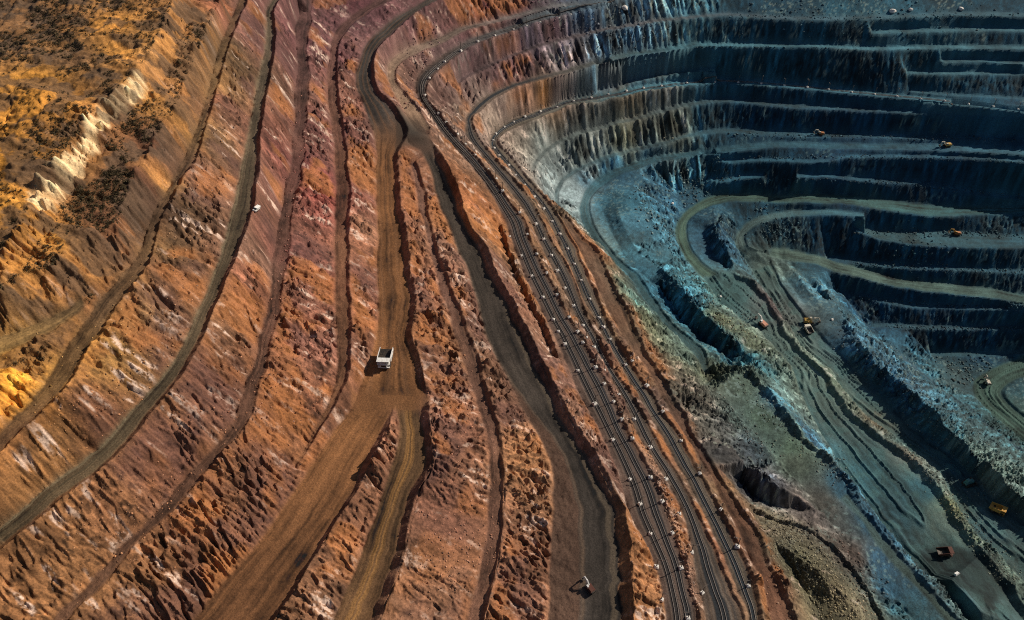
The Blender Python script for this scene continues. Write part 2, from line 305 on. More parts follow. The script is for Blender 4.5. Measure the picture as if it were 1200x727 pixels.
ov, oe, of, oov, ooe, oof = delaunay_2d_cdt([Vector(p) for p in verts], edges, [], 0, 1e-3)
OV = np.array([(p.x, p.y) for p in ov])
OZ = np.full(len(ov), np.nan)
for i, src in enumerate(oov):
    if src:
        OZ[i] = sum(vz[k] for k in src) / len(src)
nb = [[] for _ in ov]
for a, b in oe:
    nb[a].append(b); nb[b].append(a)
bad = [i for i in range(len(ov)) if math.isnan(OZ[i])]
for _ in range(4):
    for i in bad:
        q = [(OZ[k], 1 / (1e-3 + math.hypot(*(OV[k] - OV[i])))) for k in nb[i] if not math.isnan(OZ[k])]
        if q: OZ[i] = sum(a * b for a, b in q) / sum(b for a, b in q)
if bad:
    bu, bv = proj(OV[bad, 0], OV[bad, 1], OZ[bad])
    inb = [(int(a), int(b)) for a, b in zip(bu, bv) if 0 < a < 1200 and 0 < b < 727]
    print('crossings', len(bad), 'in frame', len(inb), inb[:80])

# ------------------------------------------------------------------ height field, spacing grows with distance
STEP = 1.0
a_in = np.arange(-0.72, 0.98, STEP / FPX)
A = np.concatenate([[-6, -3.5, -2.2, -1.5, -1.1, -.9, -.8, -.75], a_in, [1.0, 1.05, 1.15, 1.3, 1.6, 2.2, 3.5, 6]])
vv = np.arange(940, -70, -STEP)
_, Yr = unproj(600 + 0 * vv, vv, -60 + 0 * vv)
Yg = np.concatenate([[-250, -150, -60, 0, 30, 50, 60, 66], Yr[Yr > 68], [Yr[-1] + 15, Yr[-1] + 40, Yr[-1] + 90, 1100, 1300, 1700, 2500, 4000]])
nI, nJ = len(Yg), len(A)
X = A[None, :] * (np.maximum(Yg, 0)[:, None] + CAM_H) * C45
Y = np.repeat(Yg[:, None], nJ, 1)
Zb = np.full((nI, nJ), np.nan)


def raster(tri_xy, tri_vals, outs, post=None):
    """tri_xy (3,2); tri_vals list of 3-vectors; writes interpolated values"""
    y0, y1 = tri_xy[:, 1].min(), tri_xy[:, 1].max()
    i0 = np.searchsorted(Yg, y0 - 1e-6); i1 = np.searchsorted(Yg, y1 + 1e-6)
    if i1 <= i0: return
    av = tri_xy[:, 0] / ((np.maximum(tri_xy[:, 1], 0) + CAM_H) * C45)
    j0 = np.searchsorted(A, av.min() - 1e-6); j1 = np.searchsorted(A, av.max() + 1e-6)
    if j1 <= j0: return
    (xa, ya), (xb, yb), (xc, yc) = tri_xy
    det = (yb - yc) * (xa - xc) + (xc - xb) * (ya - yc)
    if abs(det) < 1e-12: return
    px = X[i0:i1, j0:j1] - xc; py = Yg[i0:i1, None] - yc
    l0 = ((yb - yc) * px + (xc - xb) * py) / det
    l1 = ((yc - ya) * px + (xa - xc) * py) / det
    l2 = 1 - l0 - l1
    m = (l0 > -1e-5) & (l1 > -1e-5) & (l2 > -1e-5)
    if not m.any(): return
    for vals, out in zip(tri_vals, outs):
        if np.isscalar(vals):
            out[i0:i1, j0:j1][m] = vals
        else:
            out[i0:i1, j0:j1][m] = (l0 * vals[0] + l1 * vals[1] + l2 * vals[2])[m]


for f in of:
    f = list(f)
    raster(OV[f], [OZ[f]], [Zb])
if np.isnan(Zb).any():
    # outside the survey: hold the nearest height
    for _ in range(2):
        for arr in (Zb, Zb.T):
            for r in arr:
                ok = ~np.isnan(r)
                if ok.any() and not ok.all():
                    idx = np.arange(len(r)); r[~ok] = np.interp(idx[~ok], idx[ok], r[ok])

BERM = np.zeros((nI, nJ))
SID = np.full((nI, nJ), -1, np.int16)
ST = np.zeros((nI, nJ)); SS = np.zeros((nI, nJ))
for k, S in enumerate(STRIPS):
    ex, ey = S['fx'], S['fy']
    for i in range(S['n'] - 1):
        t00 = (S['tx'][i], S['ty'][i]); t01 = (S['tx'][i + 1], S['ty'][i + 1])
        c00 = (ex[i], ey[i]); c01 = (ex[i + 1], ey[i + 1])
        s0, s1 = S['s'][i], S['s'][i + 1]
        raster(np.array([t00, c00, t01]), [np.array([0., 1, 0]), np.array([s0, s0, s1]), k], [ST, SS, SID])
        raster(np.array([c00, c01, t01]), [np.array([1., 1, 0]), np.array([s0, s1, s1]), k], [ST, SS, SID])


KID = {S['name']: k for k, S in enumerate(STRIPS)}
JUNC = np.zeros((nI, nJ))


def apron(name, z, tris):
    """level road surface that ties two roads together: (u, v, t) corners"""
    for tri in tris:
        x, y = unproj([p[0] for p in tri], [p[1] for p in tri], [z] * 3)
        sk = 0.0 if name != 'E2' else 12.0
        raster(np.stack([x, y], 1), [np.array([p[2] for p in tri]), sk, KID[name], 1.0], [ST, SS, SID, JUNC])


apron('E1a', -1.5, [((413, 463, .0), (503, 465, .95), (504, 479, .95)), ((413, 463, .0), (504, 479, .95), (411, 483, .0))])
apron('E2', -.1, [((466, 126, .35), (497, 150, .6), (505, 164, .8)), ((466, 126, .35), (505, 164, .8), (480, 172, .4)), ((466, 126, .35), (480, 172, .4), (463, 182, .3)), ((480, 172, .4), (505, 164, .8), (512, 176, .8))])

for k, S in enumerate(STRIPS):
    if not S['berm']: continue
    for i in range(S['n'] - 1):
        q4 = [(S['fx'][i], S['fy'][i]), (S['cx'][i], S['cy'][i]), (S['cx'][i + 1], S['cy'][i + 1]), (S['fx'][i + 1], S['fy'][i + 1])]
        raster(np.array(q4[:3]), [1.0], [BERM]); raster(np.array([q4[0], q4[2], q4[3]]), [1.0], [BERM])


def blur(a, r):
    for ax in (0, 1):
        for _ in range(2):
            pad = [(0, 0), (0, 0)]; pad[ax] = (r + 1, r)
            c = np.cumsum(np.pad(a, pad, mode='edge'), axis=ax)
            n = a.shape[ax]
            hi = np.take(c, np.arange(2 * r + 1, 2 * r + 1 + n), axis=ax)
            lo = np.take(c, np.arange(0, n), axis=ax)
            a = (hi - lo) / (2 * r + 1)
    return a


def grad(z):
    zj = np.gradient(z, axis=1); zi = np.gradient(z, axis=0)
    Xj = np.gradient(X, axis=1); Xi = np.gradient(X, axis=0); Yi = np.gradient(Y, axis=0)
    gx = zj / Xj
    gy = (zi - gx * Xi) / Yi
    return gx, gy


gx, gy = grad(Zb)
slope = np.hypot(gx, gy)
face = smooth(.22, .6, blur(np.clip(slope, 0, 1.2), 1))
instrip = blur((SID >= 0).astype(float), 1)
face = np.clip(face * (1 - instrip), 0, 1)
bermz = np.clip(blur(BERM, 2) * 1.6, 0, 1)
face = face * (1 - .8 * bermz)
face_s = blur(face, 2)
g2x, g2y = grad(blur(Zb, 9))
gl = np.hypot(g2x, g2y) + 1e-6
dx, dy = -g2x / gl, -g2y / gl                     # downhill


def rills(cell, taps, ds, seed, warp=0.0):
    wx = X + warp * (fbm(X / 14, Y / 14, 2, seed + 50) - .5); wy = Y + warp * (fbm(X / 14, Y / 14, 2, seed + 60) - .5)
    s = 0
    for k in range(taps):
        o = (k - (taps - 1) / 2) * ds
        s = s + vnoise((wx + dx * o) / cell, (wy + dy * o) / cell, seed)
    s = s / taps
    return (s - .5) * math.sqrt(taps) * 1.1          # roughly -.6 .. .6


U0, V0 = proj(X, Y, Zb)
dist = np.sqrt(X ** 2 + Y ** 2 + (CAM_H - Zb) ** 2)
r_big = rills(4.6, 7, 2.6, 3, 6)
r_mid = rills(2.1, 7, 1.3, 5, 4)
r_big2 = rills(9.5, 5, 5.0, 8, 8)
rock = fbm(X / 3.2, Y / 3.2, 4, 21) - .5
rock2 = np.abs(fbm(X / 6.5, Y / 6.5, 4, 31) - .5) * 2
lump = fbm(X / 22, Y / 22, 4, 41) - .5

# the old dump on the left: hummocky
plate = blur(((U0 < 270) & (Zb > 58.6) & (SID < 0)).astype(float), 4)
ridge_x, ridge_y = unproj(np.array([46, 58, 72, 108, 138, 166]), np.array([238, 224, 206, 156, 121, 90]), np.full(6, 82.5))
rd = np.full((nI, nJ), 1e9)
for i in range(5):
    ax_, ay_, bx_, by_ = ridge_x[i], ridge_y[i], ridge_x[i + 1], ridge_y[i + 1]
    L2 = (bx_ - ax_) ** 2 + (by_ - ay_) ** 2
    t = np.clip(((X - ax_) * (bx_ - ax_) + (Y - ay_) * (by_ - ay_)) / L2, 0, 1)
    rd = np.minimum(rd, np.hypot(X - ax_ - t * (bx_ - ax_), Y - ay_ - t * (by_ - ay_)))
pale_ridge = smooth(4.2, 1.6, rd + 3.0 * np.clip(fbm(X / 11, Y / 11, 2, 79) - .45, 0, 1) * 4 + 5 * (fbm(X / 5, Y / 5, 3, 77) - .5)) 

gul = np.exp(-(r_big / .10) ** 2); gul2 = np.exp(-(r_mid / .09) ** 2)
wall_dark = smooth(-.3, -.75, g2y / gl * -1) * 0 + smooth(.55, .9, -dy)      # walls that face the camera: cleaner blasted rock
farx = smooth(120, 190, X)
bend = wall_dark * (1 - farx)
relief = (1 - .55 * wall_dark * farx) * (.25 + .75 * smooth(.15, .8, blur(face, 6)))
pillar = rills(2.3, 9, 2.0, 13, 1)
ribn = rills(1.9, 5, 1.3, 17, 4)
rib = (1 - np.abs(ribn) * 2.2) ** 2 - .55
crag = (1 - 2 * np.abs(fbm(X / 2.6, Y / 2.6, 4, 23, .6) - .5)) ** 2 - .62 + .5 * (fbm(X / 1.3, Y / 1.3, 3, 29, .65) - .5)
var = .85 + 1.1 * smooth(.36, .66, fbm(X / 30, Y / 30, 3, 27))
disp = face_s * relief * (1.7 * r_big + .9 * r_mid + 1.9 * r_big2 + .8 * rock + var * (.85 * crag + 1.45 * rib - 1.1 * gul - .6 * gul2 + .9))
disp += face_s * bend * (2.2 * pillar + .9 * np.sign(pillar) * np.sqrt(np.abs(pillar)))
disp += face_s * relief * (rock2 - .3) * .7
face_s = face_s * (1 - .75 * plate)
mx_, my_, _m = [float(q) for q in (*unproj(965, 680, -60), 0)]
mound = smooth(48, 26, np.hypot(X - mx_, (Y - my_) * .8)) * (Zb < -47)
face_s = face_s * (1 - .5 * mound)
disp = disp * (1 - .6 * mound)
disp += plate * (5.0 * lump * smooth(12, 3, np.abs(rd) * 0 + 3) + 1.3 * rock + 1.5 * (rock2 - .3) + 1.2 * r_mid)
disp += pale_ridge * (2.2 * r_mid + 1.6 * r_big)
flat_free = np.clip(1 - face_s - instrip, 0, 1)
disp += flat_free * (.55 * rock + .6 * (fbm(X / 9, Y / 9, 3, 91) - .5))
disp += instrip * (.10 * rock + .12 * (fbm(X / 12, Y / 5, 2, 95) - .5))
for k, S in enumerate(STRIPS):
    if S['kind'] == 'floor':
        m = SID == k
        wv_ = vnoise(ST[m] * 7, SS[m] / 55, 810 + k)
        disp[m] += 1.0 * np.exp(-((wv_ - .55) / .045) ** 2) * smooth(.05, .15, ST[m]) * smooth(.95, .85, ST[m])
benchrough = np.zeros((nI, nJ))
for k, S in enumerate(STRIPS):
    if S['kind'] in ('dirt', 'floor'):
        benchrough[SID == k] = .55 if S['kind'] == 'dirt' else .4
    elif S['kind'] == 'bench':
        benchrough[SID == k] = .3 if S['name'] != 'L9' else .55
mk = (SID == KID['E2'])
benchrough[mk] = .9 * smooth(.42, .3, ST[mk]) * smooth(.6, .75, SS[mk] / STRIPS[KID['E2']]['s'][-1])
disp += blur(benchrough, 2) * rock * 1.3
Z = Zb + disp

# ------------------------------------------------------------------ rock colours by place
CP = [
 (40,95,.46,.26,.06),(140,60,.42,.24,.07),(5,240,.44,.25,.06),(60,280,.36,.21,.06),(190,45,.38,.22,.08),(25,385,.44,.25,.06),(0,420,.52,.29,.055),(60,450,.46,.25,.06),(45,345,.30,.17,.06),(160,110,.34,.2,.07),
 (375,228,.34,.09,.07),(330,232,.34,.16,.12),(300,300,.40,.21,.14),(430,265,.46,.22,.13),(640,565,.50,.25,.13),(345,300,.24,.09,.07),(365,400,.36,.16,.11),(520,500,.36,.17,.11),(455,690,.38,.2,.12),
 (150,330,.36,.2,.08),(163,292,.40,.23,.08),(193,222,.36,.21,.08),(221,152,.34,.2,.08),(236,95,.34,.2,.08),(135,215,.11,.065,.04),(175,170,.11,.06,.042),(140,270,.12,.066,.045),
 (860,495,.075,.09,.075),(885,525,.065,.08,.08),(895,490,.12,.155,.10),(925,525,.12,.15,.09),(1005,445,.10,.13,.11),(1062,517,.09,.12,.10),(1150,622,.085,.105,.09),(1080,575,.085,.13,.115),(1030,555,.085,.13,.11),(950,690,.24,.21,.12),(985,712,.28,.23,.13),(935,655,.15,.14,.08),(1010,715,.26,.2,.12),
 (545,8,.11,.035,.045),(595,12,.10,.035,.045),(410,8,.13,.045,.05),(650,35,.08,.05,.065),(560,40,.12,.055,.055),(600,50,.11,.06,.065),(535,75,.14,.08,.08),(575,62,.10,.065,.07),(620,75,.10,.065,.075),(650,95,.14,.10,.10),(590,95,.15,.08,.085),(670,60,.07,.07,.085),(720,55,.06,.085,.105),
 (926,394,.20,.2,.14),(962,432,.30,.30,.2),(985,462,.30,.29,.2),(1065,534,.34,.26,.18),(1090,556,.22,.22,.17),(1112,594,.34,.30,.15),(1140,634,.26,.28,.18),(1170,665,.22,.24,.17),
 (60,60,.16,.10,.05),(30,130,.40,.22,.05),(100,110,.30,.17,.055),(170,40,.30,.18,.07),(15,20,.11,.07,.04),(120,10,.2,.12,.05),(90,170,.22,.13,.05),(20,310,.40,.22,.06),(200,80,.3,.18,.08),(180,60,.3,.19,.09),
 (800,366,.05,.10,.11),(830,396,.045,.09,.10),(778,338,.05,.10,.11),(852,418,.05,.09,.09),(1060,472,.05,.08,.09),(1040,446,.045,.075,.09),(1090,507,.05,.08,.085),(1130,548,.05,.08,.085),(1020,425,.045,.075,.09),(845,535,.05,.05,.05),(870,570,.05,.05,.055),
 (20,50,.12,.075,.04),(70,20,.13,.08,.045),(50,120,.48,.26,.06),(10,180,.52,.28,.05),(90,70,.12,.08,.05),(130,25,.50,.28,.08),(120,100,.13,.085,.05),(70,200,.2,.12,.05),
 (200,30,.20,.12,.055),(240,30,.19,.115,.055),(225,90,.36,.2,.07),(150,180,.12,.07,.04),(165,210,.11,.06,.042),(120,250,.13,.075,.05),(30,270,.36,.2,.06),(70,330,.19,.11,.05),(20,340,.16,.10,.045),
 (25,440,.60,.33,.06),(80,400,.46,.25,.07),(110,340,.2,.12,.05),(-60,400,.3,.17,.06),(-60,100,.2,.12,.05),
 (110,480,.30,.13,.06),(60,540,.32,.15,.055),(200,330,.34,.16,.085),(240,210,.38,.19,.12),(262,120,.33,.15,.10),(290,40,.26,.12,.09),(60,660,.31,.145,.06),(0,700,.33,.15,.06),(200,540,.30,.13,.065),(140,590,.31,.14,.065),
 (300,330,.32,.13,.075),(320,150,.27,.11,.075),(335,60,.19,.078,.07),(378,60,.17,.066,.068),(375,150,.22,.088,.075),(375,250,.30,.10,.075),(350,190,.26,.085,.07),(370,200,.27,.085,.075),(385,330,.32,.12,.075),(360,350,.31,.13,.085),(350,450,.29,.12,.065),(250,640,.31,.135,.06),(330,560,.31,.135,.062),(250,450,.31,.135,.07),
 (423,200,.40,.17,.09),(425,300,.38,.16,.09),(425,370,.34,.14,.075),(420,110,.30,.13,.09),(420,20,.15,.065,.07),(490,20,.16,.072,.072),
 (480,300,.36,.16,.085),(510,400,.40,.18,.08),(500,330,.34,.15,.09),(520,600,.27,.12,.075),(540,500,.31,.14,.08),(480,690,.32,.15,.08),(440,520,.33,.15,.085),(430,610,.34,.155,.085),(620,540,.42,.20,.09),(580,400,.40,.21,.13),(535,300,.35,.18,.12),(620,650,.37,.17,.095),(600,720,.38,.18,.10),
 (480,90,.26,.14,.10),(460,60,.22,.11,.10),(570,15,.15,.05,.055),(530,20,.2,.09,.08),(545,230,.44,.17,.07),(560,260,.46,.2,.075),(600,350,.34,.16,.10),(640,430,.26,.13,.095),(700,520,.30,.15,.10),(750,650,.42,.19,.08),(760,710,.44,.20,.085),
 (660,360,.28,.17,.11),(700,430,.24,.13,.09),(770,570,.28,.17,.12),(805,680,.32,.18,.12),(690,330,.32,.15,.08),(740,430,.33,.16,.08),(790,530,.33,.15,.075),(845,640,.32,.14,.075),
 (720,370,.34,.17,.08),(690,285,.4,.18,.085),(850,560,.36,.2,.10),(875,600,.32,.17,.09),(905,680,.30,.16,.09),
 (510,110,.26,.15,.11),(530,90,.20,.12,.11),(560,65,.15,.085,.09),(620,50,.07,.06,.085),(680,25,.06,.07,.095),(735,45,.05,.075,.10),(600,85,.14,.075,.085),(650,70,.08,.08,.10),(700,60,.08,.10,.125),
 (545,125,.38,.27,.20),(560,110,.36,.29,.24),(580,145,.42,.32,.25),(620,115,.34,.22,.16),(640,110,.35,.16,.05),(600,130,.38,.28,.22),(690,100,.10,.125,.14),(750,85,.08,.115,.13),
 (615,175,.44,.35,.27),(632,162,.36,.33,.27),(690,140,.22,.21,.18),(740,130,.24,.19,.13),(780,120,.14,.14,.13),(650,205,.40,.38,.33),(675,180,.22,.24,.22),(735,165,.26,.24,.16),(790,150,.16,.16,.12),(670,230,.36,.36,.33),(690,210,.2,.23,.23),(760,180,.10,.14,.15),
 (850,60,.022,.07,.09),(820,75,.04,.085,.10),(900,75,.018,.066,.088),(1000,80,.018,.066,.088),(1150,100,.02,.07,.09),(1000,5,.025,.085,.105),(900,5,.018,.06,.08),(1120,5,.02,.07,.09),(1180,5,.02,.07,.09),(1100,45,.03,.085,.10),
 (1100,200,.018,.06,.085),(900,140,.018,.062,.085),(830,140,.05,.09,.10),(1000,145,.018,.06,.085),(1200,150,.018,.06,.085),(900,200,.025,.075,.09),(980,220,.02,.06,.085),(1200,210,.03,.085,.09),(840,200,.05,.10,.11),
 (730,235,.085,.155,.16),(760,260,.13,.19,.19),(720,200,.08,.13,.15),(780,230,.06,.11,.13),(800,330,.14,.21,.19),(760,320,.10,.16,.16),(845,375,.22,.2,.11),(880,400,.2,.19,.11),(880,425,.12,.19,.17),(740,345,.11,.16,.125),(780,395,.13,.15,.105),(760,380,.14,.15,.09),(800,420,.12,.14,.10),(830,440,.17,.145,.08),
 (820,465,.085,.075,.06),(850,500,.075,.075,.07),(880,530,.08,.08,.085),(870,450,.12,.145,.10),(910,520,.12,.15,.11),(930,540,.13,.13,.085),(910,470,.13,.175,.17),(950,515,.12,.16,.18),(990,570,.09,.13,.14),(1030,610,.08,.12,.14),
 (1050,600,.075,.115,.11),(1000,400,.12,.155,.165),(960,345,.13,.17,.165),(1050,440,.11,.14,.15),(1100,490,.11,.16,.145),(1160,540,.15,.17,.13),(1150,650,.085,.105,.085),(1110,610,.22,.2,.12),(1030,495,.34,.21,.12),(980,450,.18,.19,.12),(905,360,.2,.12,.10),
 (950,680,.17,.145,.085),(990,700,.24,.19,.11),(920,650,.11,.10,.065),(905,615,.13,.11,.07),(900,560,.085,.085,.10),(950,600,.10,.075,.065),(1000,650,.10,.058,.042),(960,590,.16,.12,.09),(1040,690,.07,.10,.11),(1060,720,.075,.11,.10),(1030,660,.075,.10,.115),
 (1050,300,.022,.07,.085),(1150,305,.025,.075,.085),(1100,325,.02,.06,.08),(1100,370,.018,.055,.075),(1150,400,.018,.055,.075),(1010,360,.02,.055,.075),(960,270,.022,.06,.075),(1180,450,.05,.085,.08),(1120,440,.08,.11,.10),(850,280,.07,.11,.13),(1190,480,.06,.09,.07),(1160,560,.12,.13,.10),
 (850,345,.09,.13,.10),(900,310,.11,.13,.10),(880,250,.05,.10,.11),
]
cpu = np.array([c[0] for c in CP], float); cpv = np.array([c[1] for c in CP], float)
cpc = np.array([c[2:] for c in CP], float)
# heights at the colour stations: walk the sight line down onto the ground
def ground(x, y, F=None):
    F = Z if F is None else F
    x = np.asarray(x, float); y = np.asarray(y, float)
    fi = np.interp(y, Yg, np.arange(nI)); fj = np.interp(x / ((np.maximum(y, 0) + CAM_H) * C45), A, np.arange(nJ))
    i = np.clip(fi.astype(int), 0, nI - 2); j = np.clip(fj.astype(int), 0, nJ - 2)
    p = fi - i; q = fj - j
    return F[i, j] * (1 - p) * (1 - q) + F[i + 1, j] * p * (1 - q) + F[i, j + 1] * (1 - p) * q + F[i + 1, j + 1] * p * q


def at(u, v):
    """first ground point along the sight line of a photo point"""
    u = np.atleast_1d(np.asarray(u, float)); v = np.atleast_1d(np.asarray(v, float))
    lo = np.full(u.shape, 110.0); hi = np.full(u.shape, -230.0); found = np.zeros(u.shape, bool)
    zz = 110.0
    prev = np.full(u.shape, 110.0)
    while zz > -230:
        x, y = unproj(u, v, np.full(u.shape, zz))
        below = ground(x, y) >= zz
        new = below & ~found
        hi[new] = zz; lo[new] = zz + 2.0; found |= below
        zz -= 2.0
    for _ in range(14):
        m = (lo + hi) / 2
        x, y = unproj(u, v, m)
        b = ground(x, y) >= m
        hi = np.where(b, m, hi); lo = np.where(b, lo, m)
    x, y = unproj(u, v, hi)
    return x, y, hi


cx_, cy_, cz_ = at(cpu, cpv)
# interpolate on a coarse grid
ci = np.linspace(0, nI - 1, nI // 5).astype(int); cj = np.linspace(0, nJ - 1, nJ // 5).astype(int)
gxx = X[np.ix_(ci, cj)]; gyy = Y[np.ix_(ci, cj)]
num = np.zeros(gxx.shape + (3,)); den = np.zeros(gxx.shape)
for k in range(len(CP)):
    # metres, made relative to distance so near and far stations reach about as far in view
    d2 = (gxx - cx_[k]) ** 2 + (gyy - cy_[k]) ** 2
    w = 1 / (d2 + 12.0) ** 1.7
    num += w[..., None] * np.log(cpc[k]); den += w
cc = np.exp(num / den[..., None])
ii = np.interp(np.arange(nI), ci, np.arange(len(ci))); jj = np.interp(np.arange(nJ), cj, np.arange(len(cj)))
i0 = np.clip(ii.astype(int), 0, len(ci) - 2); j0 = np.clip(jj.astype(int), 0, len(cj) - 2)
p = (ii - i0)[:, None, None]; q = (jj - j0)[None, :, None]
base = (cc[i0][:, j0] * (1 - p) * (1 - q) + cc[i0 + 1][:, j0] * p * (1 - q) + cc[i0][:, j0 + 1] * (1 - p) * q + cc[i0 + 1][:, j0 + 1] * p * q)

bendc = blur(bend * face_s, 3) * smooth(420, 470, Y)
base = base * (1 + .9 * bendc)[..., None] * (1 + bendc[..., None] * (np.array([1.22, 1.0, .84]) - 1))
warm = smooth(-.02, .12, base[..., 0] - base[..., 2])
patch = fbm(X / 16, Y / 16, 4, 141)
patch2 = fbm(X / 7, Y / 7, 4, 151)
st1 = rills(2.2, 7, 2.0, 71, 3) + .5
st2 = rills(1.3, 7, 1.1, 83, 2) + .5
mott = fbm(X / 2.4, Y / 2.4, 3, 161)
colr = base * (0.30 + 1.4 * patch)[..., None]
st3 = rills(.9, 4, .8, 87, 1) + .5
streak = (0.45 + .45 * np.clip(st1, 0, 1.1) + .35 * np.clip(st2, 0, 1.1) + .35 * np.clip(st3, 0, 1.1))
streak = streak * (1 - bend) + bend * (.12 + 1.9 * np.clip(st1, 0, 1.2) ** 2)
colr *= (1 + face_s * (streak - 1))[..., None]
colr *= 1 + plate[..., None] * np.array([.75, .38, .0])
mott2_ = 0
mott2 = fbm(X / 1.1, Y / 1.1, 3, 163, .7)
colr *= ((.60 + .8 * mott) * (.45 + 1.1 * mott2))[..., None]
varn = face_s * smooth(.57, .68, fbm(X / 2.1 + .3 * st1, Y / 2.1, 3, 167, .6)) * (.4 + .6 * smooth(.4, .6, patch))
colr *= (1 - .62 * varn)[..., None]                         # dark weathered blocks
colr *= (1 - .33 * warm)[..., None]
colr *= (1 - .5 * wall_dark * farx * face_s)[..., None]          # shade on the camera-facing far wall, deepened in the rock colour
# pale mineral streaks on warm rock, grey-violet veins
pale = face_s * warm * smooth(.66, .86, .55 * np.clip(st1, 0, 1.2) + .25 * np.clip(st2, 0, 1.2) + .55 * (patch2 - .32))
colr += (pale * .85 * smooth(.38, .56, mott2))[..., None] * (np.array([.66, .49, .39]) - colr)
viol = face_s * warm * smooth(-56, -46, Zb) * smooth(.50, .66, fbm(X / 26, Y / 26, 3, 171)) * .55
colr += viol[..., None] * (np.array([.10, .048, .042]) * (.5 + mott)[..., None] - colr)
rust = face_s * warm * smooth(-56, -46, Zb) * smooth(.54, .68, fbm(X / 18, Y / 18, 3, 181)) * .6
colr += rust[..., None] * (np.array([.34, .13, .04]) * (.5 + mott)[..., None] - colr)
# pale / rusty stripes down the blasted faces of the bend and pale grit in the teal rock
cool = 1 - warm
ps = face_s * cool * smooth(.60, .92, np.clip(st1, 0, 1.2) * .7 + .5 * patch2)
colr *= (1 + ps * 1.1)[..., None]
grit = cool * smooth(.60, .72, fbm(X / 1.5, Y / 1.5, 2, 191)) * smooth(.45, .62, fbm(X / 20, Y / 20, 3, 201))
colr += (grit * .5)[..., None] * (np.array([.30, .34, .28]) - colr)
# pale eroded ridge
colr += (np.clip(pale_ridge * (.35 + .9 * np.clip(r_mid + .5, 0, 1)), 0, 1))[..., None] * (np.array([.92, .68, .38]) - colr)
# dry scrubland floor is darker where litter collects
lit = plate * smooth(.48, .58, fbm(X / 9, Y / 9, 4, 211)) * .75
colr += lit[..., None] * (np.array([.085, .055, .035]) * (.6 + .8 * mott)[..., None] - colr)

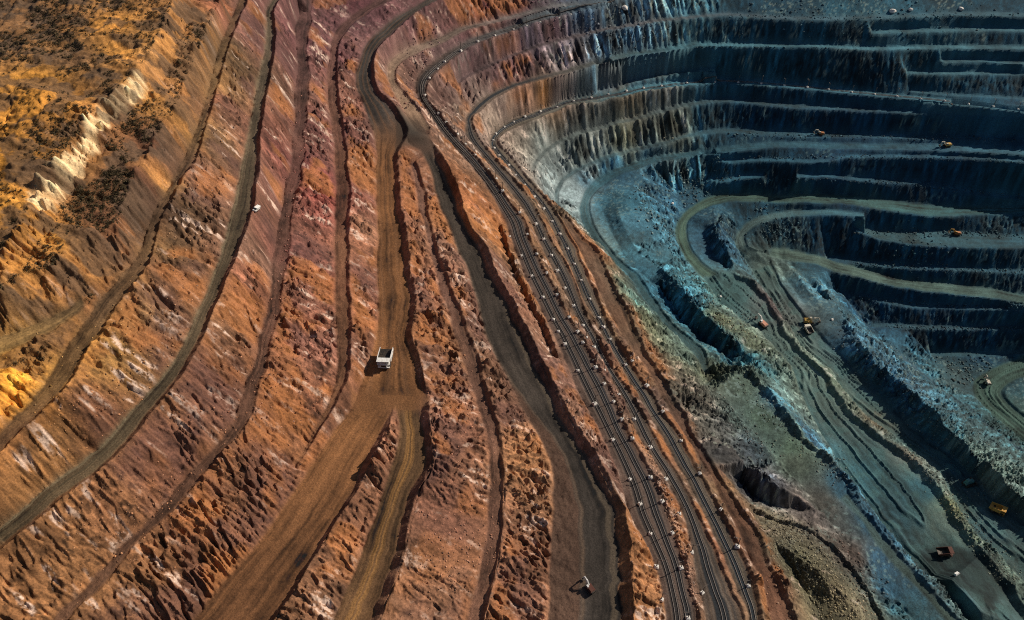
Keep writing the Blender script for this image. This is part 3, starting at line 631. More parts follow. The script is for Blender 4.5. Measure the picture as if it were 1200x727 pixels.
for k, S in enumerate(STRIPS):
    m = SID == k
    if not m.any(): continue
    t = ST[m]; s = SS[m]; L = S['s'][-1]
    f = smooth(0, 1, s / L)[:, None] if S['name'] not in ('E', 'R1', 'R2', 'R3') else smooth(*{'E': (.5, .62), 'R1': (.18, .42), 'R2': (.38, .55), 'R3': (.42, .58)}[S['name']], s / L)[:, None]
    c = np.array(S['c0']) * (1 - f) + np.array(S['c1']) * f
    wv = .06 * (fbm(s / 22, s * 0 + k, 2, 5) - .5)
    tt = t + wv
    tr = vnoise(tt * 16, s / 26, 300 + k) * .55 + vnoise(tt * 38, s / 14, 400 + k) * .45
    pt = fbm(X[m] / 14, Y[m] / 14, 3, 500 + k)
    gr = vnoise(X[m] / 1.3, Y[m] / 1.3, 600 + k)
    tr = vnoise(tt * 6, s / 45, 300 + k) * .45 + vnoise(tt * 17, s / 32, 400 + k) * .33 + vnoise(tt * 41, s / 20, 450 + k) * .22
    amp = {'haul': 1.0, 'rail': .4, 'dirt': .7, 'bench': .4, 'floor': .55}[S['kind']]
    if S['kind'] in ('dirt', 'bench'): c = c * .7 + .3 * base[m] * .6
    c = c * (1 + amp * (tr - .5) * 2.1 + 1.5 * (pt - .5) + .35 * (gr - .5))[:, None]

    def band(c, lo, hi, col, a, e=.02):
        w = smooth(lo - e, lo + e, tt) * (1 - smooth(hi - e, hi + e, tt)) * a
        return c + w[:, None] * (np.array(col) * (1 + .5 * (tr - .5))[:, None] - c)
    P = S['pat']
    if P == 'two':
        c = band(c, .06, .2, (.19, .15, .09), .7); c = band(c, .42, .55, (.075, .06, .035), .5)
    if P == 'gold':
        g_ = .45 + .5 * vnoise(s / 17, s * 0 + 3, 8)
        for lo, hi, q_ in ((.30, .36, .7), (.38, .43, 1), (.49, .55, 1), (.57, .61, .6)): c = band(c, lo, hi, (.36, .18, .055), g_ * q_, .03)
    if P == 'haul':
        c = band(c, .12, .20, np.mean(c, 0) * 1.45, .45); c = band(c, .42, .5, np.mean(c, 0) * 1.4, .35); c = band(c, .72, .8, np.mean(c, 0) * 1.35, .4)
    if P == 'e2':
        sh = smooth(.55, .72, s / L)
        e0 = .42 * sh
        w = (1 - smooth(e0 - .04, e0 + .02, tt)) * (sh > .05)
        c = c + w[:, None] * (np.array((.095, .054, .036)) * (.5 + pt)[:, None] - c)
        w2 = np.exp(-((tt - e0 - .03) / .03) ** 2) * .5
        c = c + w2[:, None] * (np.array((.20, .13, .085)) - c)
        c = band(c, .84, .93, (.12, .09, .06), .6)
    if P == 'r1':
        g = smooth(.30, .5, s / L)
        b2 = band(c, .24, .47, (.034, .031, .031), .95); b2 = band(b2, .60, .83, (.026, .027, .031), .97)
        b2 = band(b2, .19, .22, (.16, .125, .10), .7); b2 = band(b2, .49, .52, (.16, .125, .10), .7); b2 = band(b2, .56, .59, (.15, .12, .1), .7); b2 = band(b2, .85, .89, (.15, .12, .1), .6)
        b1 = band(c, .40, .75, (.05, .048, .05), .7)
        c = b1 * (1 - g)[:, None] + b2 * g[:, None]
    if P == 'r2':
        g = smooth(.45, .58, s / L)
        b2 = band(c, .30, .68, (.026, .029, .033), .97); b2 = band(b2, .70, .75, (.17, .145, .12), .7); b2 = band(b2, .80, .88, (.05, .045, .042), .7); b2 = band(b2, .22, .27, (.15, .12, .1), .5); b2 = band(b2, .08, .16, (.055, .045, .04), .6)
        c = c * (1 - g)[:, None] + b2 * g[:, None]
    if P == 'r3':
        b2 = band(c, .28, .64, (.024, .034, .042), .97); b2 = band(b2, .66, .78, (.16, .135, .10), .65); b2 = band(b2, .82, .89, (.05, .045, .042), .7); b2 = band(b2, .2, .25, (.16, .13, .10), .5); b2 = band(b2, .05, .13, (.055, .048, .042), .6)
        g = smooth(.42, .5, s / L)
        c = c * (1 - g)[:, None] + b2 * g[:, None]
    if P == 'loop':
        c = c * (1 + .8 * (vnoise(tt * 9, s / 60, 77) - .5))[:, None]
    if P == 'floor':
        mt = base[m] * (.6 + .8 * pt)[:, None]
        c = .6 * c + .4 * mt * (.55 + .9 * vnoise(tt * 13, s / 40, 71 + k))[:, None]
        c = c * (.7 + .6 * vnoise(tt * 22, s / 50, 171 + k))[:, None]
        gq = smooth(.52, .62, fbm(X[m] / 5, Y[m] / 5, 4, 720 + k)) * .45
        c = c + gq[:, None] * (np.array((.13, .19, .15)) - c)
        wet = smooth(.56, .66, fbm(X[m] / 26, Y[m] / 26, 3, 700 + k)) * .5
        c = c * (1 - .5 * wet)[:, None]
    colr[m] = np.clip(c, .01, 1)
jm = np.clip(blur(JUNC, 6) * 1.8, 0, 1)[..., None] * (SID >= 0)[..., None]
jb = np.stack([blur(colr[..., ch], 9) for ch in range(3)], -1)
colr = colr * (1 - .8 * jm) + jb * .8 * jm
# soften the colour step at the road edges a little
SOFT = blur(colr[..., 0] * 0 + (SID >= 0), 1)
for ch in range(3):
    b = blur(colr[..., ch], 1)
    e = np.abs(SOFT - .5) < .45
    colr[..., ch] = np.where(e, b, colr[..., ch])
# a dark patch on the floor by the dark truck
px_, py_, _ = at([1132], [668])
dark_patch = smooth(26, 12, np.hypot((X - px_) * .8, Y - py_) + 14 * (patch2 - .5))
colr *= (1 - .72 * dark_patch)[..., None]
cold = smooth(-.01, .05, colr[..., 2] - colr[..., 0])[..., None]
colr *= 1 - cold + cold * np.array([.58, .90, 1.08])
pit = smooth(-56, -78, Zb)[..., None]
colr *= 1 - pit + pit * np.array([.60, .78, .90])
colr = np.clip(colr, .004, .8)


# ------------------------------------------------------------------ materials
def new_mat(name):
    m = bpy.data.materials.new(name); m.use_nodes = True
    nt = m.node_tree; b = nt.nodes['Principled BSDF']
    b.inputs['Specular IOR Level'].default_value = .25
    return m, nt, b


def terrain_material():
    m, nt, b = new_mat("rock_and_dirt")
    N = nt.nodes.new; L = nt.links.new
    at_ = N('ShaderNodeAttribute'); at_.attribute_name = 'rock_colour'
    tc = N('ShaderNodeTexCoord')
    n1 = N('ShaderNodeTexNoise'); n1.inputs['Scale'].default_value = 1.6; n1.inputs['Detail'].default_value = 5; n1.inputs['Roughness'].default_value = .65
    L(tc.outputs['Object'], n1.inputs['Vector'])
    mr = N('ShaderNodeMapRange'); mr.inputs['From Min'].default_value = .25; mr.inputs['From Max'].default_value = .75; mr.inputs['To Min'].default_value = .5; mr.inputs['To Max'].default_value = 1.5
    L(n1.outputs['Fac'], mr.inputs['Value'])
    mx = N('ShaderNodeVectorMath'); mx.operation = 'SCALE'
    L(at_.outputs['Color'], mx.inputs[0]); L(mr.outputs['Result'], mx.inputs['Scale'])
    L(mx.outputs['Vector'], b.inputs['Base Color'])
    b.inputs['Roughness'].default_value = .92
    n2 = N('ShaderNodeTexNoise'); n2.inputs['Scale'].default_value = 1.1; n2.inputs['Detail'].default_value = 6; n2.inputs['Roughness'].default_value = .7
    L(tc.outputs['Object'], n2.inputs['Vector'])
    bp = N('ShaderNodeBump'); bp.inputs['Strength'].default_value = .55; bp.inputs['Distance'].default_value = .5
    L(n2.outputs['Fac'], bp.inputs['Height']); L(bp.outputs['Normal'], b.inputs['Normal'])
    return m


def paint(name, col, rough=.5, metal=0.0, dirt=(.13, .085, .055), amt=.6):
    """painted metal with dust"""
    m, nt, b = new_mat(name)
    N = nt.nodes.new; L = nt.links.new
    tc = N('ShaderNodeTexCoord'); n = N('ShaderNodeTexNoise'); n.inputs['Scale'].default_value = 1.3; n.inputs['Detail'].default_value = 4
    L(tc.outputs['Object'], n.inputs['Vector'])
    r = N('ShaderNodeMapRange'); r.inputs['From Min'].default_value = .4; r.inputs['From Max'].default_value = .7; r.inputs['To Min'].default_value = 0; r.inputs['To Max'].default_value = amt
    L(n.outputs['Fac'], r.inputs['Value'])
    mx = N('ShaderNodeMix'); mx.data_type = 'RGBA'
    mx.inputs['A'].default_value = (*col, 1); mx.inputs['B'].default_value = (*dirt, 1)
    L(r.outputs['Result'], mx.inputs['Factor']); L(mx.outputs['Result'], b.inputs['Base Color'])
    b.inputs['Roughness'].default_value = rough; b.inputs['Metallic'].default_value = metal
    return m


MT = terrain_material()
M = dict(
    white=paint('white_paint', (.80, .78, .74), .45, amt=.45),
    cream=paint('cream_paint', (.74, .68, .55), .5),
    yellow=paint('yellow_paint', (.62, .38, .08), .6, amt=.7),
    amber=paint('amber_paint', (.62, .33, .07), .6, amt=.5),
    orange=paint('orange_paint', (.45, .17, .06), .6, amt=.7),
    pink=paint('faded_red_paint', (.55, .26, .17), .55, amt=.3),
    maroon=paint('maroon_paint', (.10, .032, .022), .6, amt=.5),
    teal=paint('teal_paint', (.10, .28, .26), .5),
    steel=paint('worn_steel', (.10, .095, .09), .6, .3),
    dark=paint('dark_steel', (.03, .028, .026), .6, .2),
    rubber=paint('tyre_rubber', (.018, .017, .016), .85),
    glass=paint('dark_cab_glass', (.02, .03, .035), .12, amt=.1),
    concrete=paint('white_concrete', (.74, .70, .64), .8, dirt=(.3, .24, .2), amt=.4),
    lamp=paint('lamp_glass', (.7, .7, .66), .2, amt=.05),
    rail=paint('rail_steel', (.27, .235, .21), .55, .2, amt=.3),
    sleeper=paint('old_sleeper', (.03, .029, .03), .95, amt=.08),
    brush=paint('dry_scrub', (.055, .042, .024), .95, dirt=(.11, .075, .03), amt=.9),
)


def rubble_material():
    m, nt, b = new_mat("rubble_rock")
    N = nt.nodes.new; L = nt.links.new
    a = N('ShaderNodeAttribute'); a.attribute_name = 'rock_colour'
    L(a.outputs['Color'], b.inputs['Base Color']); b.inputs['Roughness'].default_value = .9
    return m


M['rubble'] = rubble_material()


# ------------------------------------------------------------------ ground meshes
def grid_mesh(name, fmask):
    """mesh of the grid cells selected by fmask (nI-1, nJ-1)"""
    I, J = np.nonzero(fmask)
    if len(I) == 0: return None
    a = I * nJ + J
    quads = np.stack([a, a + 1, a + nJ + 1, a + nJ], 1)
    used, inv = np.unique(quads, return_inverse=True)
    inv = inv.reshape(-1, 4)
    co = np.stack([X.ravel()[used], Y.ravel()[used], Z.ravel()[used]], 1).astype(np.float32)
    me = bpy.data.meshes.new(name)
    me.vertices.add(len(used)); me.vertices.foreach_set('co', co.ravel())
    me.loops.add(inv.size); me.loops.foreach_set('vertex_index', inv.ravel().astype(np.int32))
    me.polygons.add(len(inv)); me.polygons.foreach_set('loop_start', np.arange(0, inv.size, 4, dtype=np.int32))
    me.polygons.foreach_set('use_smooth', np.ones(len(inv), dtype=bool))
    at_ = me.attributes.new('rock_colour', 'FLOAT_COLOR', 'POINT')
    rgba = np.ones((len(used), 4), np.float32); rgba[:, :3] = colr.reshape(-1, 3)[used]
    at_.data.foreach_set('color', rgba.ravel())
    me.update(calc_edges=True)
    me.materials.append(MT)
    o = bpy.data.objects.new(name, me); COL.objects.link(o)
    o['kind'] = 'structure'
    return o


cell = SID[:-1, :-1]
road_names = {k: (S['obj'] or ('pit_bench' if S['kind'] in ('bench', 'dirt') else None)) for k, S in enumerate(STRIPS)}
left = np.ones(cell.shape, bool)
for k, S in enumerate(STRIPS):
    nm = road_names[k]
    if nm is None: continue
    mk = cell == k
    if mk.sum() < 30: continue
    grid_mesh(nm, mk); left &= ~mk
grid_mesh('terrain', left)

# ------------------------------------------------------------------ small mesh kit
def MB(): return bmesh.new()


def box(bm, c, s, rot=None, taper=None):
    r = bmesh.ops.create_cube(bm, size=1)
    vs = r['verts']
    for v in vs:
        k = 1.0
        if taper and v.co.z > 0: v.co.x *= taper[0]; v.co.y *= taper[1]
        v.co = Vector((v.co.x * s[0], v.co.y * s[1], v.co.z * s[2]))
    mtx = Matrix.Translation(Vector(c))
    if rot: mtx = mtx @ rot
    bmesh.ops.transform(bm, matrix=mtx, verts=vs)
    return vs


def cyl(bm, p0, p1, r0, r1=None, seg=14):
    p0 = Vector(p0); p1 = Vector(p1); d = p1 - p0
    r = bmesh.ops.create_cone(bm, cap_ends=True, segments=seg, radius1=r0, radius2=r0 if r1 is None else r1, depth=d.length)
    q = d.to_track_quat('Z', 'Y').to_matrix().to_4x4()
    bmesh.ops.transform(bm, matrix=Matrix.Translation((p0 + p1) / 2) @ q, verts=r['verts'])


def bar(bm, p0, p1, w, h):
    p0 = Vector(p0); p1 = Vector(p1); d = p1 - p0
    q = d.to_track_quat('X', 'Z').to_matrix().to_4x4()
    r = bmesh.ops.create_cube(bm, size=1)
    for v in r['verts']: v.co = Vector((v.co.x * d.length, v.co.y * w, v.co.z * h))
    bmesh.ops.transform(bm, matrix=Matrix.Translation((p0 + p1) / 2) @ q, verts=r['verts'])


def prism(bm, prof, y0, y1):
    """profile in x,z extruded along y"""
    a = [bm.verts.new((x, y0, z)) for x, z in prof]; b = [bm.verts.new((x, y1, z)) for x, z in prof]
    n = len(prof)
    bm.faces.new(a[::-1]); bm.faces.new(b)
    for i in range(n):
        bm.faces.new((a[i], a[(i + 1) % n], b[(i + 1) % n], b[i]))


def part(name, bm, mat, parent=None, bevel=0.0):
    bmesh.ops.recalc_face_normals(bm, faces=bm.faces)
    if bevel:
        bmesh.ops.bevel(bm, geom=[e for e in bm.edges if len(e.link_faces) == 2 and e.calc_face_angle(0) > .5], offset=bevel, segments=2, affect='EDGES', clamp_overlap=True)
    me = bpy.data.meshes.new(name); bm.to_mesh(me); bm.free()
    me.materials.append(mat)
    o = bpy.data.objects.new(name, me); COL.objects.link(o)
    if parent: o.parent = parent
    return o


def thing(name, label, cat, group=None):
    o = bpy.data.objects.new(name, None); COL.objects.link(o)
    o.empty_display_size = .5
    o['label'] = label; o['category'] = cat
    if group: o['group'] = group
    return o


def place(o, u, v, head, scale=1.0, sink=0.0):
    """stand it on the ground; head = heading in degrees, 0 = +X, 90 = away from camera; tilts to the slope"""
    x, y, z = [float(q[0]) for q in at(u, v)]
    a = math.radians(head)
    d = 3.0
    zx = float(ground(x + math.cos(a) * d, y + math.sin(a) * d)) - float(ground(x - math.cos(a) * d, y - math.sin(a) * d))
    zy = float(ground(x - math.sin(a) * d, y + math.cos(a) * d)) - float(ground(x + math.sin(a) * d, y - math.cos(a) * d))
    fx = Vector((math.cos(a) * 2 * d, math.sin(a) * 2 * d, max(-2, min(2, zx)))).normalized()
    sy = Vector((-math.sin(a) * 2 * d, math.cos(a) * 2 * d, max(-2, min(2, zy)))).normalized()
    up = fx.cross(sy).normalized(); sy = up.cross(fx)
    R = Matrix((fx, sy, up)).transposed().to_4x4()
    pts = [(x, y)] + [(x + math.cos(a) * p + -math.sin(a) * q, y + math.sin(a) * p + math.cos(a) * q) for p in (-3, 3) for q in (-2, 2)]
    zc = sum(float(ground(*p_)) for p_ in pts) / len(pts)
    o.matrix_world = Matrix.Translation((x, y, max(z, zc) - sink)) @ R @ Matrix.Scale(scale, 4)
    return o


# ------------------------------------------------------------------ vehicles
def wheel(parent, x, y, r, w):
    bm = MB(); cyl(bm, (x, y - w / 2, r), (x, y + w / 2, r), r, seg=24)
    o = part('wheel', bm, M['rubber'], parent, .12 * r)
    bm = MB(); s = 1 if y > 0 else -1
    cyl(bm, (x, y + s * (w / 2 - .05), r), (x, y + s * (w / 2 + .06), r), r * .52, seg=16)
    cyl(bm, (x, y + s * (w / 2), r), (x, y + s * (w / 2 + .16), r), r * .2, seg=12)
    part('rim', bm, M['steel'], o)
    return o


def haul_truck(label, body, cabm, tray_in, cat='haul truck'):
    """front toward +X, about 11.5 x 6.6 x 5.9 m"""
    t = thing('haul_truck', label, cat)
    bm = MB()
    for y in (-1.1, 1.1): box(bm, (0, y, 1.7), (9.6, .55, .8))
    for x in (-4.4, -1, 2, 4.2): box(bm, (x, 0, 1.75), (.5, 2.2, .6))
    cyl(bm, (-2.9, -2.2, 1.45), (-2.9, 2.2, 1.45), .55); cyl(bm, (3.1, -2.4, 1.45), (3.1, 2.4, 1.45), .35)
    part('chassis', bm, M['dark'], t)
    for y in (-2.55, 2.55): wheel(t, 3.1, y, 1.45, 1.0)
    for y in (-2.2, 2.2): wheel(t, -2.9, y, 1.45, 2.0)
    bm = MB(); box(bm, (4.5, 0, 2.5), (1.5, 3.2, 1.9)); box(bm, (4.9, 0, 1.35), (.9, 6.0, .5)); box(bm, (4.1, 0, 3.5), (2.7, 6.2, .22))
    part('front_deck', bm, body, t, .06)
    bm = MB(); box(bm, (5.27, 0, 2.4), (.08, 2.4, 1.5))
    for z in (1.9, 2.3, 2.7): box(bm, (5.32, 0, z), (.06, 2.2, .1))
    part('radiator_grille', bm, M['dark'], t)
    bm = MB(); box(bm, (3.9, 1.75, 4.4), (1.9, 2.0, 1.6), taper=(.9, .92)); cab = part('cab', bm, cabm, t, .06)
    bm = MB(); box(bm, (4.84, 1.75, 4.6), (.06, 1.6, .8)); box(bm, (3.9, 2.73, 4.6), (1.3, .06, .75)); part('window', bm, M['glass'], cab)
    bm = MB()
    for k in range(7): box(bm, (5.36, -2.2, 1.7 + k * .28), (.1, .8, .06))
    for y in (-2.6, -1.8): bar(bm, (5.36, y, 1.6), (5.36, y, 3.6), .06, .06)
    part('ladder', bm, body, t)
    bm = MB()
    for y in (-3, 3):
        bar(bm, (2.9, y, 4.6), (5.3, y, 4.6), .07, .07)
        for x in (2.9, 4.1, 5.3): bar(bm, (x, y, 3.6), (x, y, 4.6), .06, .06)
    bar(bm, (5.3, -3, 4.6), (5.3, 3, 4.6), .07, .07)
    part('handrail', bm, body, t)
    for y in (-2.3, 2.3):
        bm = MB(); box(bm, (5.38, y, 1.5), (.1, .5, .3)); part('headlight', bm, M['lamp'], t)
    # tray: open box with canopy over the cab
    bm = MB()
    W = 3.25
    for y in (-W, W):
        prism(bm, [(-5.8, 3.1), (-5.8, 4.6), (2.6, 5.9), (2.6, 3.2), (1.9, 2.5), (-3.0, 2.4)], y - .16, y + .16)
    prism(bm, [(-5.8, 2.95), (-3.0, 2.25), (1.9, 2.35), (2.75, 3.2), (2.75, 3.42), (1.8, 2.6), (-3.0, 2.5), (-5.8, 3.2)], -W + .16, W - .16)
    prism(bm, [(2.45, 3.2), (2.75, 3.2), (2.9, 5.6), (2.6, 5.8)], -W + .16, W - .16)
    prism(bm, [(2.5, 5.65), (5.6, 5.95), (5.6, 6.17), (2.5, 5.92)], -W, W)
    for x in (-3.6, -1.4, .8):
        for y in (-W - .25, W + .25): box(bm, (x, y, 3.7 + x * .06), (.3, .16, 2.0))
    tray = part('dump_body', bm, body, t, .04)
    bm = MB()
    prism(bm, [(-5.7, 3.22), (-3.0, 2.53), (1.75, 2.63), (2.4, 3.3), (2.4, 3.36), (1.72, 2.7), (-3.0, 2.6), (-5.7, 3.28)], -W + .2, W - .2)
    for y in (-W + .19, W - .19): prism(bm, [(-5.6, 3.3), (-5.6, 4.4), (2.35, 5.5), (2.35, 3.4), (1.8, 2.72), (-3, 2.62)], y - .02, y + .02)
    part('tray_lining', bm, tray_in, tray)
    return t


def excavator(label, body, boomm, swing=40, cat='excavator', boom_up=.0):
    """boom toward local +X turned by swing, about 8 m body"""
    t = thing('excavator', label, cat)
    for y in (-1.9, 1.9):
        bm = MB(); prism(bm, [(-2.9, .5), (-2.5, .05), (2.5, .05), (2.9, .5), (2.9, .95), (2.4, 1.3), (-2.4, 1.3), (-2.9, .95)], y - .42, y + .42)
        for k in range(13): box(bm, (-2.5 + k * .42, y, 1.32), (.16, .9, .06))
        part('crawler_track', bm, M['dark'], t)
    bm = MB(); box(bm, (0, 0, .9), (2.6, 3.2, .6)); cyl(bm, (0, 0, 1.1), (0, 0, 1.55), 1.2, seg=20)
    part('undercarriage', bm, M['dark'], t)
    R = Matrix.Rotation(math.radians(swing), 4, 'Z')
    def rot(bm): bmesh.ops.transform(bm, matrix=R, verts=bm.verts); return bm
    bm = MB(); box(bm, (-1.0, 0, 2.3), (5.4, 3.7, 1.5)); box(bm, (-1.8, .2, 3.25), (2.9, 2.7, .5))
    house = part('engine_house', rot(bm), body, t, .08)
    bm = MB(); box(bm, (-3.9, 0, 2.3), (.9, 3.6, 1.7)); part('counterweight', rot(bm), M['steel'] if body is not M['maroon'] else M['dark'], t, .15)
    bm = MB(); box(bm, (1.0, 1.2, 3.6), (1.9, 1.3, 1.7), taper=(.85, .92)); cab = part('cab', rot(bm), boomm, t, .06)
    bm = MB(); box(bm, (1.92, 1.2, 3.7), (.08, 1.0, 1.0)); box(bm, (1.0, 1.87, 3.75), (1.3, .07, .8)); part('window', rot(bm), M['glass'], cab)
    up = boom_up
    bm = MB()
    bar(bm, (1.2, -.3, 2.4), (3.6, -.3, 5.6 + up), .75, .95); bar(bm, (3.5, -.3, 5.5 + up), (6.4, -.3, 5.4 + up), .7, .8)
    cyl(bm, (1.9, -.9, 2.2), (4.2, -.9, 5.1 + up), .15, seg=8); cyl(bm, (1.9, .3, 2.2), (4.2, .3, 5.1 + up), .15, seg=8)
    part('boom', rot(bm), boomm, t)
    bm = MB(); bar(bm, (6.1, -.3, 5.9 + up), (7.1, -.3, 2.2 + up), .55, .75); cyl(bm, (4.6, -.3, 6.1 + up), (6.2, -.3, 6.1 + up), .13, seg=8)
    part('stick', rot(bm), boomm, t)
    bm = MB(); prism(bm, [(6.5, 2.3 + up), (7.7, 2.4 + up), (7.9, 1.3 + up), (7.0, .5 + up), (5.9, .8 + up), (6.0, 1.0 + up), (6.9, .9 + up), (7.5, 1.5 + up), (7.3, 2.1 + up), (6.5, 2.0 + up)], -1.2, .6)
    for k in range(5): bar(bm, (5.95, -1.1 + k * .4, .9 + up), (5.5, -1.1 + k * .4, .95 + up), .12, .1)
    part('bucket', rot(bm), M['steel'], t)
    return t


def van(label, col):
    t = thing('van', label, 'van')
    bm = MB(); prism(bm, [(-2.7, .55), (2.75, .55), (2.75, 1.25), (2.2, 1.45), (1.5, 2.35), (-2.7, 2.4)], -1.0, 1.0); part('body', bm, col, t, .08)
    bm = MB(); prism(bm, [(2.27, 1.48), (1.6, 2.26), (1.66, 2.3), (2.33, 1.5)], -.85, .85)
    for y in (-1.02, 1.02): box(bm, (1.0, y, 1.85), (1.1, .03, .5))
    part('window', bm, M['glass'], t)
    for x in (-1.7, 1.75):
        for y in (-.92, .92): wheel(t, x, y, .4, .28)
    for y in (-.75, .75):
        bm = MB(); box(bm, (2.77, y, 1.0), (.06, .3, .2)); part('headlight', bm, M['lamp'], t)
    return t


def bulldozer(label, body):
    t = thing('bulldozer', label, 'bulldozer')
    for y in (-1.35, 1.35):
        bm = MB(); prism(bm, [(-2.5, .6), (-2.0, .05), (2.0, .05), (2.5, .6), (2.2, 1.1), (-1.2, 1.7), (-1.9, 1.5)], y - .35, y + .35); part('crawler_track', bm, M['dark'], t)
    bm = MB(); box(bm, (.9, 0, 1.7), (3.0, 1.6, 1.3)); box(bm, (-1.4, 0, 1.6), (1.8, 1.9, 1.1)); part('body', bm, body, t, .08)
    bm = MB(); box(bm, (-.9, 0, 2.9), (1.7, 1.7, 1.5), taper=(.9, .9)); cab = part('cab', bm, body, t, .05)
    bm = MB(); box(bm, (-.05, 0, 3.0), (.06, 1.3, .8)); part('window', bm, M['glass'], cab)
    bm = MB(); prism(bm, [(3.2, .1), (3.4, .1), (3.15, .8), (3.3, 1.6), (3.1, 1.6), (2.95, .8)], -2.2, 2.2)
    for y in (-1.8, 1.8): bar(bm, (3.1, y, .6), (.2, y, .7), .2, .3)
    part('blade', bm, M['steel'], t)
    bm = MB(); bar(bm, (-2.3, 0, 1.3), (-3.4, 0, 1.2), .4, .35); bar(bm, (-3.3, 0, 1.3), (-3.5, 0, .2), .2, .35); part('ripper', bm, M['dark'], t)
    return t


TR = []
o = haul_truck('big white haul truck with an empty tray on the wide brown road in the middle', M['white'], M['white'], M['dark'])
place(o, 452, 424, -93, .88)
o = van('small white van parked at the right edge of the olive road on the left', M['white']); place(o, 300, 247, -100, .85)
o = excavator('dark excavator with raised white boom on the dark road at the bottom', M['maroon'], M['white'], 12, boom_up=.4); place(o, 691, 690, 112, .6)
o = excavator('faded red excavator with white boom working on the teal ramp', M['pink'], M['white'], 60); place(o, 893, 381, 60, .92)
o = excavator('yellow and cream excavator beside a cream haul truck on the lower terrace', M['yellow'], M['cream'], -20); place(o, 948, 378, 10, .95)
o = haul_truck('cream haul truck being loaded beside the yellow and cream excavator', M['cream'], M['yellow'], M['steel']); place(o, 947, 389, 100, .62)
o = excavator('tiny orange excavator on a thin dark bench of the far wall', M['orange'], M['cream'], 150); place(o, 961, 158, 20, .72)
o = excavator('yellow excavator digging at rubble on the far ramp', M['yellow'], M['cream'], 180); place(o, 1109, 172, 10, .85)
o = excavator('orange excavator on the wide bench in the pit at right', M['orange'], M['amber'], 170); place(o, 1120, 275, 0, .8)
o = haul_truck('bright amber haul truck alone on the lower terrace at bottom right', M['amber'], M['yellow'], M['amber']); place(o, 1168, 600, -42, .7)
o = haul_truck('dark maroon haul truck with orange cab by the dark wet patch', M['maroon'], M['orange'], M['dark']); place(o, 1106, 650, -3, .64)
o = bulldozer('teal bulldozer on the lower terrace above the amber truck', M['teal']); place(o, 1134, 568, 20, 1.25)
o = excavator('small cream excavator on the curved pit floor road at far right', M['cream'], M['cream'], 50); place(o, 1157, 449, 40, .72)
o = van('small white van on the dark ground beside the wet patch', M['white']); place(o, 1121, 674, 30, .62)

# ------------------------------------------------------------------ catenary masts
def mast_proto():
    t = thing('catenary_mast', 'x', 'mast')
    bm = MB(); box(bm, (0, 0, .35), (1.95, 1.8, .9), taper=(.9, .9)); box(bm, (0, 0, .95), (1.2, 1.1, .35)); part('concrete_base', bm, M['concrete'], t, .06)
    bm = MB(); cyl(bm, (0, 0, .9), (0, 0, 6.6), .2, .14, 8); part('pole', bm, M['steel'], t)
    bm = MB(); bar(bm, (0, 0, 6.2), (2.3, 0, 6.3), .12, .12); bar(bm, (0, 0, 5.2), (1.6, 0, 6.2), .07, .07); part('bracket_arm', bm, M['steel'], t)
    for x in (1.5, 2.2):
        bm = MB(); cyl(bm, (x, 0, 6.3), (x, 0, 5.8), .1, .13, 8); part('insulator', bm, M['concrete'], t)
    return t


MASTS = [
 ('white footed mast on the upper inner side of the twin railway tracks', 'masts on the upper side of the twin tracks', 0,
  [(597,278),(611,300),(623,324),(636,349),(648,375),(654,389),(662,404),(677,435),(697,474),(718,516),(738,562),(750,591),(762,626),(769,665),(775,702)]),
 ('white footed mast between the twin railway tracks and the rocky spoil ridge', 'masts between twin tracks and rocky ridge', 180,
  [(609,249),(618,275),(629,298),(641,320),(653,346),(667,372),(677,389),(683,402),(698,431),(708,450),(719,471),(729,492),(741,514),(762,560),(776,588),(788,625),(798,666),(806,725)]),
 ('white footed mast beside the single track under the rocky spoil ridge', 'masts beside the single middle track', 0,
  [(628,263),(637,281),(646,300),(653,318),(662,338),(672,359),(683,382),(687,395),(696,407),(708,434),(725,463),(743,492),(762,525),(780,562),(796,602),(810,647),(823,695)]),
 ('white footed mast along the outermost railway track above the brown ledge', 'masts along the outermost track', 180,
  [(591,149),(581,157),(578,165),(579,174),(585,183),(596,194),(604,206),(615,217),(626,231),(637,245),(647,260),(656,275),(665,292),(673,310),(681,329),(691,351),(702,373),(707,384),(715,398),(733,428),(741,423),(758,452),(777,482),(798,517),(820,555),(845,597),(864,641),(877,687)]),
 ('white footed mast on the long railway ledge crossing the dark far wall', 'masts on the far wall railway ledge', 90,
  [(602,143),(615,137),(633,131),(653,126),(672,119),(693,115),(713,111),(734,107),(754,103.5),(775,101),(805,98),(838,96),(865,97),(892,98.5),(919,100.5),(946,103),(971,105.5),(998,108.5),(1025,111),(1051,113.5),(1079,116.5),(1107,119),(1135,122.3),(1164,125),(1193,128)]),
 ('white footed mast on the curved upper railway bed around the bend', 'masts around the upper bend', 180,
  [(514,133),(523,143),(536,157),(545,169),(557,181),(572,198),(581,209),(589,224),(498,112),(503,92),(513,81),(521,73),(540,60),(560,49),(580,42),(602,35),(617,31),(633,26),(655,20),(669,17)]),
]
proto = mast_proto(); first = True
